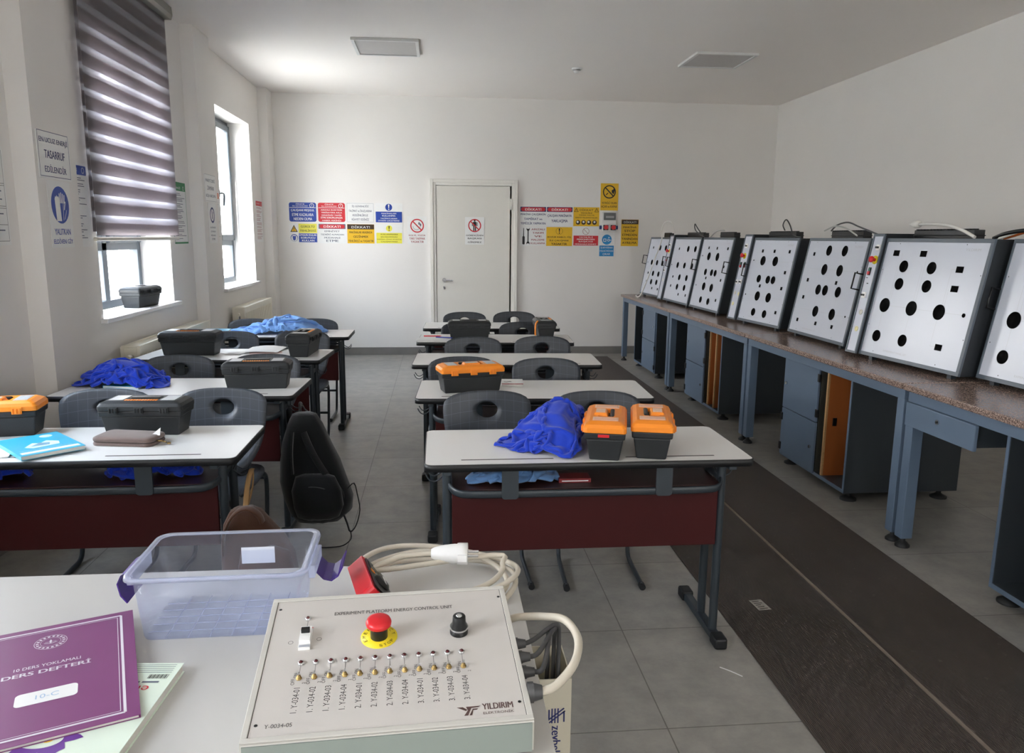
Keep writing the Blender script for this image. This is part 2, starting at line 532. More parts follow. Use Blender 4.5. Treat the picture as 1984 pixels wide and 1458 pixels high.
def tag(o, label, cat, group=None, kind=None):
    if kind: o['kind'] = kind
    if label: o['label'] = label
    if cat: o['category'] = cat
    if group: o['group'] = group
    return o
def thing(name, label, cat, loc=(0, 0, 0), rz=0, group=None):
    o = bpy.data.objects.new(name, None)
    COL.objects.link(o)
    o.empty_display_size = .05
    o.location = loc; o.rotation_euler = (0, 0, rz)
    return tag(o, label, cat, group)
def struct(mb, name, parent=None, bevel=0):
    o = mb.build(name, parent, bevel)
    if not parent: o['kind'] = 'structure'
    return o
def copy_tree(o, parent=None):
    c = o.copy(); COL.objects.link(c)
    if parent: c.parent = parent
    for ch in list(o.children):
        copy_tree(ch, c)
    return c
def frame(o, x, y, z=None):
    """matrix from origin and the directions of local x, y (z = their cross)"""
    x = Vector(x).normalized(); y = Vector(y).normalized(); z = x.cross(y).normalized()
    return Matrix(((x.x, y.x, z.x, o[0]), (x.y, y.y, z.y, o[1]), (x.z, y.z, z.z, o[2]), (0, 0, 0, 1)))

# ------------------------------------------------------------------ room shell
XL, XC, XR, YB, YF, ZC = -2.14, -2.03, 4.463, 10.108, -4.2, 3.272
XO = -2.46                                                          # outer face of the left wall
b = MB().box((XO - .05, YF - .1, -.1), (XR + .15, YB + .15, 0), FLOORM); struct(b, 'floor')
b = MB().box((XO - .05, YF - .1, ZC), (XR + .15, YB + .15, ZC + .12), CEIL); struct(b, 'ceiling')
b = MB().box((XO, YB, 0), (-.093, YB + .12, ZC), WALL).box((1.015, YB, 0), (XR + .12, YB + .12, ZC), WALL).box((-.093, YB, 2.255), (1.015, YB + .12, ZC), WALL)
struct(b, 'wall_back')
b = MB().box((XR, YF, 0), (XR + .12, YB, ZC), WALL); struct(b, 'wall_right')
FW = (1.6, 2.8, 1.3, 2.6)                                           # unseen window added behind the camera to let in fill light
b = MB().box((XO, YF - .1, 0), (FW[0], YF, ZC), WALL).box((FW[1], YF - .1, 0), (XR + .12, YF, ZC), WALL)
b.box((FW[0], YF - .1, 0), (FW[1], YF, FW[2]), WALL).box((FW[0], YF - .1, FW[3]), (FW[1], YF, ZC), WALL); struct(b, 'wall_front')
b = MB()
for q in ((FW[0], FW[2], FW[1], FW[2] + .06), (FW[0], FW[3] - .06, FW[1], FW[3]), (FW[0], FW[2] + .06, FW[0] + .06, FW[3] - .06), (FW[1] - .06, FW[2] + .06, FW[1], FW[3] - .06), ((FW[0] + FW[1]) / 2 - .03, FW[2] + .06, (FW[0] + FW[1]) / 2 + .03, FW[3] - .06)):
    b.box((q[0], YF - .08, q[1]), (q[2], YF - .02, q[3]), ALU)
b.box((FW[0] + .06, YF - .052, FW[2] + .06), (FW[1] - .06, YF - .048, FW[3] - .06), GLASS)
struct(b, 'window_6')
b = MB().box((XO, YF, 0), (XL, YB, WZ0 - .03), WALL).box((XO, YF, WZ1), (XL, YB, ZC), WALL)
ys = [YF] + [q for ab in WIN for q in ab] + [YB]
for i in range(0, len(ys), 2):
    b.box((XO, ys[i], WZ0 - .03), (XL, ys[i + 1], WZ1), WALL)
for y0, y1 in ((-1.4, -.95), (1.39, 1.84), (4.21, 4.66), (7.02, 7.47), (9.80, YB)):       # wall piers
    b.box((XL - .001, y0, 0), (XC, y1, ZC), WALL)
struct(b, 'wall_left')
for k, (x0, x1) in enumerate(((XC, -.093), (1.015, XR))):
    struct(MB().box((x0, YB - .012, 0), (x1, YB, .10), BASEM), 'baseboard_back' + ('' if k == 0 else '_2'))
struct(MB().box((XR - .012, YF, 0), (XR, YB - .012, .10), BASEM), 'baseboard_right')
b = MB().box((XL, YF, 0), (XL + .012, YB, .10), BASEM)
for y0, y1 in ((1.39, 1.84), (4.21, 4.66), (7.02, 7.47), (9.80, YB - .012)):
    b.box((XC, y0, 0), (XC + .012, y1, .10), BASEM)
struct(b, 'baseboard_left')

# windows: an aluminium casement over a low fixed light, set deep in the wall
def window(n, y0, y1):
    xa, xb = XO + .02, XO + .085
    root = bpy.data.objects.new('window_%d' % n, None); COL.objects.link(root); root['kind'] = 'structure'
    root.location = (XO, (y0 + y1) / 2, WZ0)
    T = Matrix.Translation((-XO, -(y0 + y1) / 2, -WZ0))
    fr = MB(T); w_ = .06; zt = 1.46
    fr.box((xa, y0, WZ0), (xb, y0 + w_, WZ1), ALU).box((xa, y1 - w_, WZ0), (xb, y1, WZ1), ALU)
    fr.box((xa, y0 + w_, WZ0), (xb, y1 - w_, WZ0 + w_), ALU).box((xa, y0 + w_, WZ1 - w_), (xb, y1 - w_, WZ1), ALU)
    fr.box((xa, y0 + w_, zt - .035), (xb, y1 - w_, zt + .035), ALU)
    ym = (y0 + y1) / 2
    fr.box((xa, ym - .04, WZ0 + w_), (xb, ym + .04, WZ1 - w_), ALU)
    fr.build('window_frame', root, .004)
    for a, c in ((y0 + w_, ym - .04), (ym + .04, y1 - w_)):
        s = MB(T); xs = xb + .03; q = .065
        z0, z1 = zt + .02, WZ1 - w_ + .015
        s.box((xb - .01, a - .012, z0), (xs, a + q, z1), ALU).box((xb - .01, c - q, z0), (xs, c + .012, z1), ALU)
        s.box((xb - .01, a + q, z0), (xs, c - q, z0 + q), ALU).box((xb - .01, a + q, z1 - q), (xs, c - q, z1), ALU)
        sash = s.build('sash', root, .006)
        MB(T).box((xb + .004, a + q - .005, z0 + q - .005), (xb + .010, c - q + .005, z1 - q + .005), GLASS).build('glass_pane', sash)
        MB(T).box((xa + .03, a - .004, WZ0 + w_ - .004), (xa + .036, c + .004, zt - .031), GLASS).build('glass_pane', root)
    h = MB(T); hy = ym + .06; hz = 1.98
    h.box((xb + .03, hy - .014, hz - .035), (xb + .042, hy + .014, hz + .035), STEEL)
    h.tube([(xb + .045, hy, hz), (xb + .075, hy, hz), (xb + .085, hy, hz - .03), (xb + .075, hy, hz - .13)], .010, STEEL)
    h.build('window_handle', root)
    s = MB(T).box((xb, y0 + .002, WZ0 - .028), (XL + .01, y1 - .002, WZ0 + .001), SILL).box((XL + .001, y0 - .05, WZ0 - .028), (XL + .045, y1 + .05, WZ0 + .001), SILL)
    s.build('window_sill', root, .004)
for i, (a, c) in enumerate(WIN):
    window(i + 1, a, c)

# door in the back wall
root = bpy.data.objects.new('door_1', None); COL.objects.link(root); root['kind'] = 'structure'; root.location = (.461, YB, 0)
T = Matrix.Translation((-.461, -YB, 0))
f = MB(T)
x0, x1, zt = -.093, 1.015, 2.255
f.box((x0, YB - .03, 0), (x0 + .065, YB + .08, zt), DOORF).box((x1 - .065, YB - .03, 0), (x1, YB + .08, zt), DOORF).box((x0 + .065, YB - .03, zt - .065), (x1 - .065, YB + .08, zt), DOORF)
f.box((x0 - .012, YB - .042, 0), (x0 + .03, YB - .002, zt + .012), DOORF).box((x1 - .03, YB - .042, 0), (x1 + .012, YB - .002, zt + .012), DOORF).box((x0 + .03, YB - .042, zt - .03), (x1 - .03, YB - .002, zt + .012), DOORF)
f.build('door_frame', root, .004)
MB(T).box((x0 + .068, YB - .02, .012), (x1 - .085, YB + .03, zt - .068), DOORM).build('door_leaf', root, .003)
h = MB(T)
h.cyl((.072, YB - .02, .985), (.072, YB - .032, .985), .026, CHROME).cyl((.072, YB - .03, .985), (.072, YB - .075, .985), .009, CHROME)
h.tube([(.070, YB - .072, .985), (.13, YB - .076, .985), (.185, YB - .074, .983)], .0095, CHROME)
h.build('door_handle', root)
k = MB(T).cyl((.072, YB - .02, .895), (.072, YB - .027, .895), .013, CHROME).box((.064, YB - .027, .865), (.080, YB - .020, .893), CHROME)
k.build('keyhole_plate', root)
for z in (1.96, .35):
    MB(T).cyl((.945, YB - .034, z - .07), (.945, YB - .034, z + .07), .013, DOORF).build('hinge', root)

struct(MB().box((-.6, YB + 1.2, 0), (1.6, YB + 1.3, ZC), WALL).box((-.7, YB + .12, 0), (-.6, YB + 1.3, ZC), WALL).box((1.6, YB + .12, 0), (1.7, YB + 1.3, ZC), WALL).box((-.7, YB + .12, ZC), (1.7, YB + 1.3, ZC + .1), WALL).box((-.7, YB + .15, -.1), (1.7, YB + 1.3, 0), WALL), 'door_light_block')  # unseen box behind the door, added to stop sky light leaking in

# outside: pale paving, a pale building across the yard
struct(MB().box((-30, -25, -.9), (XO - .3, 40, -.8), M('paving', '#c9c5bd', .8, var=.1, scale=2)), 'ground')
bo = thing('pale_building', 'pale rendered building seen outside through the left windows', 'building', (-17, 12, -.8))
MB().box((-2, -16, 0), (2, 18, 4.2), M('pale_render', '#dcd9d2', .9)).build('wall', bo)
for k in range(6):
    MB().box((2.0, -13 + k * 5, 1.2), (2.04, -11.2 + k * 5, 2.9), M('far_glass', '#7b8790', .2)).build('window_pane', bo)

# ------------------------------------------------------------------ desks and chairs (large objects first)
def make_desk():
    t = thing('double_school_desk', '', 'desk')
    b = MB()
    b.prism(rr(-.597, -.247, .597, .247, .028), .7365, .7600, WHITETOP, T=None)
    top = b.build('tabletop', t, .0012)
    for x0 in (-.47, .13):
        MB().prism(rr(x0, -.193, x0 + .335, -.184, .0044, 3), .7596, .7603, M('groove_dark', '#3d3833', .6)).build('pencil_groove', top)
    o_, i_ = rr(-.6, -.25, .6, .25, .03), rr(-.596, -.246, .596, .246, .028)
    e = MB(); n = len(o_)
    vs = [(x, y, .734) for x, y in o_] + [(x, y, .7585) for x, y in o_] + [(x, y, .7604) for x, y in i_] + [(x, y, .734) for x, y in i_]
    e.add(vs, [(k * n + i, k * n + (i + 1) % n, ((k + 1) % 4) * n + (i + 1) % n, ((k + 1) % 4) * n + i) for k in range(4) for i in range(n)], BLACKEDGE, True)
    e.build('edge_band', t)
    MB().box((-.55, -.18, .722), (.55, -.15, .736), STEEL).box((-.55, .12, .722), (.55, .15, .736), STEEL).box((-.535, -.24, .718), (-.505, .22, .7365), STEEL).box((.505, -.24, .718), (.535, .22, .7365), STEEL).build('top_frame', t, .003)
    for sx in (-1, 1):
        for y in (-.13, .005):
            MB().cyl((sx * .52, y, .035), (sx * .52, y, .722), .0165, STEEL, 16).build('leg', t)
        f = MB().box((sx * .52 - .018, -.20, .004), (sx * .52 + .018, .20, .036), STEEL).build('foot_bar', t, .006)
        for y0, y1 in ((-.235, -.165), (.165, .235)):
            MB().box((sx * .52 - .025, y0, 0), (sx * .52 + .025, y1, .045), RUBBER).build('end_cap', f, .009)
        h = MB().tube([(sx * .535, -.04, .655), (sx * .56, -.04, .635), (sx * .585, -.04, .64), (sx * .60, -.04, .665)], .0028, STEEL, 6)
        h.tube([(sx * .535, -.04, .655), (sx * .535, -.01, .665)], .0028, STEEL, 6).tube([(sx * .535, -.01, .665), (sx * .56, -.01, .648), (sx * .58, -.01, .65), (sx * .595, -.012, .672)], .0028, STEEL, 6)
        h.build('bag_hook', t)
    MB().box((-.50, -.19, .640), (.50, .10, .648), BROWNB).build('book_shelf', t, .001)
    r = MB()
    r.tube([(-.515, .0, .66), (-.515, -.08, .655), (-.510, -.15, .648), (-.48, -.20, .640), (-.42, -.212, .637), (-.2, -.213, .636), (.2, -.213, .636), (.42, -.212, .637), (.48, -.20, .640), (.510, -.15, .648), (.515, -.08, .655), (.515, .0, .66)], .007, STEEL, 10, sm=4, rz=.015)
    r.tube([(-.505, .10, .66), (.505, .10, .66)], .008, STEEL, 8)
    r.build('shelf_rail', t)
    for x in (-.295, .27):
        MB().prism(rr(x - .030, .621, x + .030, .736, .012), -.004, .004, STEEL, T=frame((0, -.221, 0), (1, 0, 0), (0, 0, 1))).build('shelf_bracket', t, .001)
    MB().box((-.502, -.152, .395), (.502, -.136, .642), MAROON).build('modesty_panel', t, .002)
    return t

def make_chair():
    """moulded chair facing -y; origin on the floor under the seat"""
    t = thing('school_chair', '', 'chair')
    # backrest with an oval grip hole
    NA = 64
    def outl(a):
        # rounded outline in (x, h): width .42, h from -.2 to .17 about the hole
        ca, sa = math.cos(a), math.sin(a)
        hw = .206; top = .076; bot = .30
        ex = 3.6
        k = (abs(ca / hw) ** ex + abs(sa / (top if sa > 0 else bot)) ** ex) ** (-1 / ex)
        x, h = k * ca, k * sa
        if h < 0:
            x *= 1 - .22 * (-h / .30) ** 1.5
        if h > 0:
            h += .012 * (1 - (x / hw) ** 2)
        return x, h
    def hole(a):
        return .050 * math.cos(a), .037 * math.sin(a)
    def place(x, h, off):
        z = .750 + h
        y = .165 + .16 * h - .42 * x * x - .0
        if h < -.12:
            y -= .9 * (-h - .12) ** 2 * 3
        return (x, y + off, z)
    rings = []
    K = 7
    for k in range(K + 1):
        rings.append([(hole(a)[0] * (1 - (k / K)) + outl(a)[0] * (k / K), hole(a)[1] * (1 - k / K) + outl(a)[1] * (k / K)) for a in (2 * PI * i / NA for i in range(NA))])
    vs = []; seq = []
    for k in range(K + 1):
        e = 1.0 if 0 < k < K else .55
        seq.append([place(x, h, -.0045 * e) for x, h in rings[k]])
    for k in range(K, -1, -1):
        e = 1.0 if 0 < k < K else .55
        seq.append([place(x, h, .0045 * e) for x, h in rings[k]])
    n = len(seq)
    b = MB()
    b.add([p for r in seq for p in r], [(k * NA + i, k * NA + (i + 1) % NA, ((k + 1) % n) * NA + (i + 1) % NA, ((k + 1) % n) * NA + i) for k in range(n) for i in range(NA)], CHAIRP, True)
    b.build('backrest', t)
    # seat dish
    seq = []
    def spt(x, y, off):
        z = .440 + .35 * x * x + (.22 * max(0, y - .10) ** 1.0 if y > .10 else 0) - (.9 * max(0, -y - .13) ** 1.4 if y < -.13 else 0)
        return (x, y, z + off)
    for sgn in (1, -1):
        rr_ = range(1, 8) if sgn == 1 else range(7, 0, -1)
        for k in rr_:
            q = k / 7
            ring = []
            for i in range(48):
                a = 2 * PI * i / 48
                ca, sa = math.cos(a), math.sin(a)
                kk = (abs(ca) ** 4 + abs(sa) ** 4) ** (-.25)
                ring.append(spt(.205 * ca * kk * q * (1 - .06 * sa), .20 * sa * kk * q - .01, .0045 * sgn * (1 if q < 1 else .5)))
            seq.append(ring)
    b = MB(); n = len(seq)
    b.add([p for r in seq for p in r], [(k * 48 + i, k * 48 + (i + 1) % 48, (k + 1) * 48 + (i + 1) % 48, (k + 1) * 48 + i) for k in range(n - 1) for i in range(48)] + [tuple(range(48)), tuple(range((n - 1) * 48, n * 48))[::-1]], CHAIRP, True)
    b.build('seat', t)
    for sx in (-1, 1):
        MB().tube([(sx * .16, -.15, .425), (sx * .165, .0, .428), (sx * .17, .10, .432), (sx * .175, .165, .415), (sx * .175, .19, .36), (sx * .172, .185, .22), (sx * .17, .165, .07), (sx * .17, .13, .022), (sx * .17, .05, .016), (sx * .17, -.14, .016), (sx * .17, -.17, .018)], .010, STEEL, 10, sm=4, rz=.014).build('leg', t)
        MB().cyl((sx * .17, -.182, .0145), (sx * .17, -.15, .0145), .0145, RUBBER, 10).build('foot_cap', t)
    for yz in ((.175, .40), (.178, .20)):
        MB().tube([(-.172,) + yz, (.172,) + yz], .0095, STEEL, 8).build('stretcher', t)
    return t

chair0 = make_chair(); used = []
def chair(x, y, rz, label, group):
    o = copy_tree(chair0) if used else chair0
    used.append(1)
    o.location = (x, y, 0); o.rotation_euler = (0, 0, rz)
    o['label'] = label; o['category'] = 'chair'; o['group'] = group
desk0 = make_desk(); dused = []
def desk(x, y, rz, label, group):
    o = copy_tree(desk0) if dused else desk0
    dused.append(1)
    o.location = (x, y, 0); o.rotation_euler = (0, 0, rz)
    o['label'] = label; o['category'] = 'desk'; o['group'] = group
GA, GB = 'double desks in the row by the window wall', 'double desks in the row by the workbenches'
desk(.544, 2.83, 0, 'white-topped double desk with two orange-lidded toolboxes on it', GB)
desk(.487, 3.925, -.045, 'white-topped double desk with one orange-lidded toolbox and a small white book', GB)
desk(.437, 4.935, -.045, 'white-topped double desk with nothing on it', GB)
desk(.440, 5.965, -.060, 'white-topped double desk with a black toolbox at each end and a red pen', GB)
desk(.468, 6.860, -.040, 'white-topped double desk closest to the white door', GB)
desk(-1.330, 2.965, 0, 'white-topped double desk with a brown pencil case and a turquoise textbook', GA)
desk(-1.318, 4.075, -.040, 'white-topped double desk with a crumpled cobalt coat and a black toolbox', GA)
desk(-1.345, 5.205, -.075, 'white-topped double desk with two black toolboxes and loose papers between them', GA)
desk(-1.312, 6.320, 0, 'white-topped double desk with a light blue coat heaped on it', GA)
CA, CB = 'chairs in the row by the window wall', 'chairs in the row by the workbenches'
C_ = [(.226, 3.33, .03, 'dark plastic chair just left of the cobalt coat, in front of the orange-lidded toolbox desk', CB),
      (.732, 3.30, -.04, 'dark plastic chair behind the cobalt coat and the pair of orange-lidded toolboxes', CB),
      (.140, 4.375, .02, 'dark plastic chair right behind the single orange-lidded toolbox', CB),
      (.632, 4.30, -.02, 'dark plastic chair behind the small white book with a red stripe', CB),
      (.246, 5.29, .02, 'dark plastic chair at the left of the empty desk, black toolbox behind it', CB),
      (.745, 5.32, -.02, 'dark plastic chair at the right of the empty desk, upright black toolbox behind it', CB),
      (.225, 6.27, .02, 'dark plastic chair mostly hidden by the long black toolbox on the desk before the last', CB),
      (.715, 6.27, .03, 'dark plastic chair behind the gap between the two far black toolboxes', CB),
      (.245, 7.14, 0, 'dark plastic chair in the last row, directly before the door leaf', CB),
      (.725, 7.18, 0, 'dark plastic chair in the last row, before the door hinge side', CB),
      (-1.530, 3.46, .03, 'dark plastic chair behind the black toolbox and turquoise textbook', CA),
      (-1.022, 3.46, -.05, 'dark plastic chair with its oval grip hole clear of the pencil case desk', CA),
      (-1.540, 4.50, .02, 'dark plastic chair behind the cobalt coat in the row by the window wall', CA),
      (-1.045, 4.52, -.02, 'dark plastic chair half hidden by the black toolbox with an orange handle', CA),
      (-1.545, 5.68, .02, 'bluish plastic chair right of the large black toolbox by the radiator', CA),
      (-1.030, 5.69, -.02, 'dark plastic chair behind the black toolbox that stands end-on', CA),
      (-1.590, 6.55, .02, 'dark plastic chair under the far radiator, behind the light blue coat', CA),
      (-1.080, 6.56, -.02, 'dark plastic chair at the aisle end behind the light blue coat', CA)]
for c in C_:
    chair(*c)

# ------------------------------------------------------------------ workbenches with cabinets and drawer
def bench(y0, y1, label, drawer=False):
    t = thing('workbench', label, 'workbench', (2.75, (y0 + y1) / 2, 0), 0, 'steel workbenches along the right wall')
    T = Matrix.Translation((-2.75, -(y0 + y1) / 2, 0))
    a, c = y0 + .005, y1 - .006
    MB(T).box((2.305, a, .813), (3.24, c, .845), GRANITE).build('worktop', t, .006)
    MB(T).box((2.335, a + .01, .757), (2.375, c - .01, .8128), SLATE).box((3.15, a + .01, .757), (3.19, c - .01, .8128), SLATE).box((2.375, a + .01, .757), (3.15, a + .05, .8128), SLATE).box((2.375, c - .05, .757), (3.15, c - .01, .8128), SLATE).build('apron', t, .002)
    for x in (2.335, 3.13):
        for y in (a + .008, c - .068):
            l = MB(T).box((x, y, .05), (x + .06, y + .06, .757), SLATE).build('leg', t, .003)
            MB(T).lathe([(.036, 0), (.036, .010), (.022, .024), (.013, .03), (.013, .052)], RUBBER, 18, T=Matrix.Translation((x + .03, y + .03, 0))).build('foot_pad', l)
    if drawer:
        d = MB(T).box((2.318, 3.02, .640), (2.336, 3.52, .757), SLATE).box((2.336, 3.04, .650), (2.80, 3.50, .752), SLATED).build('drawer', t, .003)
        MB(T).cyl((2.312, 3.27, .712), (2.320, 3.27, .712), .012, CHROME).cyl((2.308, 3.27, .712), (2.313, 3.27, .712), .006, BLKP).build('lock', d)
bench(7.565, 9.575, 'granite-topped blue workbench nearest the back wall')
bench(5.560, 7.565, 'granite-topped blue workbench, second from the back wall')
bench(3.550, 5.560, 'granite-topped blue workbench with orange plywood in the cabinet beneath')
bench(1.540, 3.550, 'granite-topped blue workbench with a single lockable drawer', True)

def cabinet(y0, y1, flip, label, ply):
    """steel cabinet under a bench: two doors on one part, an open bay on the other; flip = bay at the far end"""
    t = thing('steel_cabinet', label, 'cabinet', (2.78, (y0 + y1) / 2, 0), 0, 'cabinets under the workbenches')
    T = Matrix.Translation((-2.78, -(y0 + y1) / 2, 0))
    x0, x1, z0, z1 = 2.40, 3.12, .055, .755
    yd = y0 + (y1 - y0) * .565 if flip else y1 - (y1 - y0) * .565
    b = MB(T)
    b.box((x0, y0, z0), (x1, y0 + .016, z1), SLATED).box((x0, y1 - .016, z0), (x1, y1, z1), SLATED)
    b.box((x0, y0 + .016, z0), (x1, y1 - .016, z0 + .02), SLATED).box((x0 + .02, y0 + .016, z1 - .012), (x1, y1 - .016, z1), SLATED)
    b.box((x1 - .012, y0 + .016, z0 + .02), (x1, y1 - .016, z1 - .012), INSIDE)
    b.box((x0, yd - .009, z0 + .02), (x1 - .012, yd + .009, z1 - .012), INSIDE)
    b.build('body', t, .0015)
    b = MB(T)
    for yy in (y0, y1 - .016):
        b.box((x0 - .004, yy, z0), (x0 - .0002, yy + .016, z1), SLATE)
    b.box((x0 - .004, y0 + .016, z0), (x0 - .0002, y1 - .016, z0 + .022), SLATE)
    b.build('front_trim', t)
    a, c = (y0 + .014, yd + .006) if flip else (yd - .006, y1 - .014)
    zm = .40
    for z_a, z_b, hs in ((zm + .003, z1 - .004, 1 if flip else -1), (z0 + .012, zm - .003, -1 if flip else 1)):
        d = MB(T).box((x0 - .018, a, z_a), (x0 - .0045, c, z_b), SLATE).build('door', t, .002)
        hy = c if hs > 0 else a; ky = a + .045 if hs > 0 else c - .045
        zc = (z_a + z_b) / 2
        MB(T).cyl((x0 - .018, ky, zc + .0), (x0 - .028, ky, zc), .011, CHROME, 12).build('lock', d)
        for zz in (z_a + .06, z_b - .06):
            MB(T).box((x0 - .026, hy - .022, zz - .026), (x0 - .0184, hy + .004, zz + .026), BLKP).build('hinge', d, .002)
    for x in (x0 + .06, x1 - .08):
        for y in (y0 + .05, y1 - .05):
            MB(T).lathe([(.048, 0), (.048, .010), (.024, .022), (.014, .03), (.014, z0)], RUBBER, 18, T=Matrix.Translation((x, y, 0))).build('foot_pad', t)
    for y in ply:
        MB(T).box((x0 + .015, y - .009, z0 + .021), (x0 + .36, y + .009, z1 - .02), PLY).box((x0 + .004, y - .009, z0 + .021), (x0 + .015, y + .009, z1 - .02), PLYE).build('plywood_sheet', t)
    if ply:
        MB(T).box((x0 + .05, ply[0] - .016, .40), (x0 + .075, ply[0] - .0092, .45), BLKP).build('catch', t, .001)
cabinet(8.22, 9.15, True, 'steel cabinet with open bay toward the back wall, under the farthest bench', ())
cabinet(6.24, 7.14, False, 'steel cabinet with two thin plywood edges showing in its open bay', (6.40, 6.55))
cabinet(4.16, 5.02, False, 'steel cabinet whose open bay shows a broad orange plywood sheet', (4.455,))
cabinet(2.02, 2.925, True, 'steel cabinet cut by the picture edge, right of the drawer', (2.62,))

# ------------------------------------------------------------------ training consoles on the benches
HOLES = {
 1: dict(M=[(0.581, 0.841), (0.869, 0.842), (0.296, 0.571), (0.577, 0.571), (0.862, 0.568), (0.482, 0.373), (0.77, 0.372), (0.474, 0.218), (0.755, 0.223)], S=[(0.219, 0.841), (0.209, 0.373), (0.206, 0.218), (0.581, 0.106), (0.881, 0.106)], D=[(0.07, 0.567)]),
 2: dict(M=[(0.595, 0.846), (0.872, 0.849), (0.308, 0.575), (0.589, 0.579), (0.881, 0.578), (0.488, 0.383), (0.774, 0.387), (0.476, 0.226), (0.768, 0.23)], S=[(0.23, 0.844), (0.213, 0.379), (0.2, 0.226), (0.589, 0.111), (0.877, 0.118)], D=[(0.054, 0.573)]),
 3: dict(L=[(0.309, 0.753), (0.605, 0.751), (0.363, 0.307), (0.632, 0.303)], M=[(0.311, 0.52), (0.528, 0.52), (0.653, 0.518), (0.356, 0.107), (0.622, 0.102)], S=[(0.247, 0.877), (0.535, 0.876), (0.887, 0.876), (0.887, 0.62), (0.882, 0.429), (0.372, 0.433), (0.868, 0.142)], D=[(0.076, 0.756), (0.078, 0.309)]),
 4: dict(L=[(0.306, 0.746), (0.602, 0.747), (0.365, 0.307), (0.635, 0.306)], M=[(0.304, 0.521), (0.528, 0.52), (0.652, 0.521), (0.355, 0.105), (0.628, 0.104)], S=[(0.248, 0.866), (0.533, 0.868), (0.877, 0.869), (0.881, 0.623), (0.883, 0.433), (0.37, 0.434), (0.879, 0.146)], D=[(0.073, 0.745), (0.06, 0.308)]),
 5: dict(L=[(0.39, 0.697), (0.657, 0.698), (0.417, 0.248), (0.712, 0.25)], M=[(0.39, 0.899), (0.661, 0.9), (0.37, 0.479), (0.495, 0.481), (0.718, 0.481)], S=[(0.134, 0.856), (0.131, 0.569), (0.652, 0.571), (0.127, 0.377), (0.122, 0.121), (0.475, 0.124), (0.762, 0.126)], D=[(0.942, 0.7), (0.933, 0.253)]),
 6: dict(L=[(0.139, 0.437), (0.431, 0.438), (0.707, 0.437)], M=[(0.239, 0.788), (0.528, 0.787), (0.237, 0.634), (0.525, 0.634), (0.134, 0.159), (0.424, 0.159)], R=[(0.124, 0.901), (0.412, 0.902), (0.793, 0.787), (0.792, 0.633), (0.787, 0.159)], D=[(0.933, 0.437)]),
 7: dict(L=[(0.139, 0.437), (0.5, 0.437)], M=[(0.134, 0.159), (0.5, 0.159), (.5, .787)], R=[(0.124, 0.901), (0.5, 0.902)], D=[(0.933, 0.437)])}
LINES = {
 3: [(.08, .753, .93, .753), (.08, .305, .7, .305), (.31, .52, .31, .75), (.6, .52, .6, .75)],
 4: [(.07, .746, .93, .746), (.06, .307, .93, .307), (.53, .52, .53, .87), (.07, .52, .07, .75), (.36, .12, .36, .3)],
 5: [(.12, .698, .94, .698), (.13, .25, .93, .25), (.37, .25, .37, .48), (.72, .25, .72, .7), (.13, .38, .13, .57)],
 6: [(.139, .437, .933, .437), (.134, .159, .134, .437), (.424, .159, .431, .437), (.431, .437, .431, .80), (.455, .437, .455, .9), (.17, .437, .17, .8), (.19, .5, .19, .9), (.707, .159, .707, .437), (.707, .159, .787, .159), (.72, .437, .72, .79), (.74, .437, .74, .63), (.72, .787, .793, .787)],
 7: [(.139, .159, .139, .437), (.139, .437, .139, .9), (.165, .437, .165, .9), (.20, .437, .20, .63), (.20, .63, .6, .63), (.139, .437, .933, .437)],
 1: [(.07, .57, .93, .57)], 2: [(.07, .575, .93, .575)]}
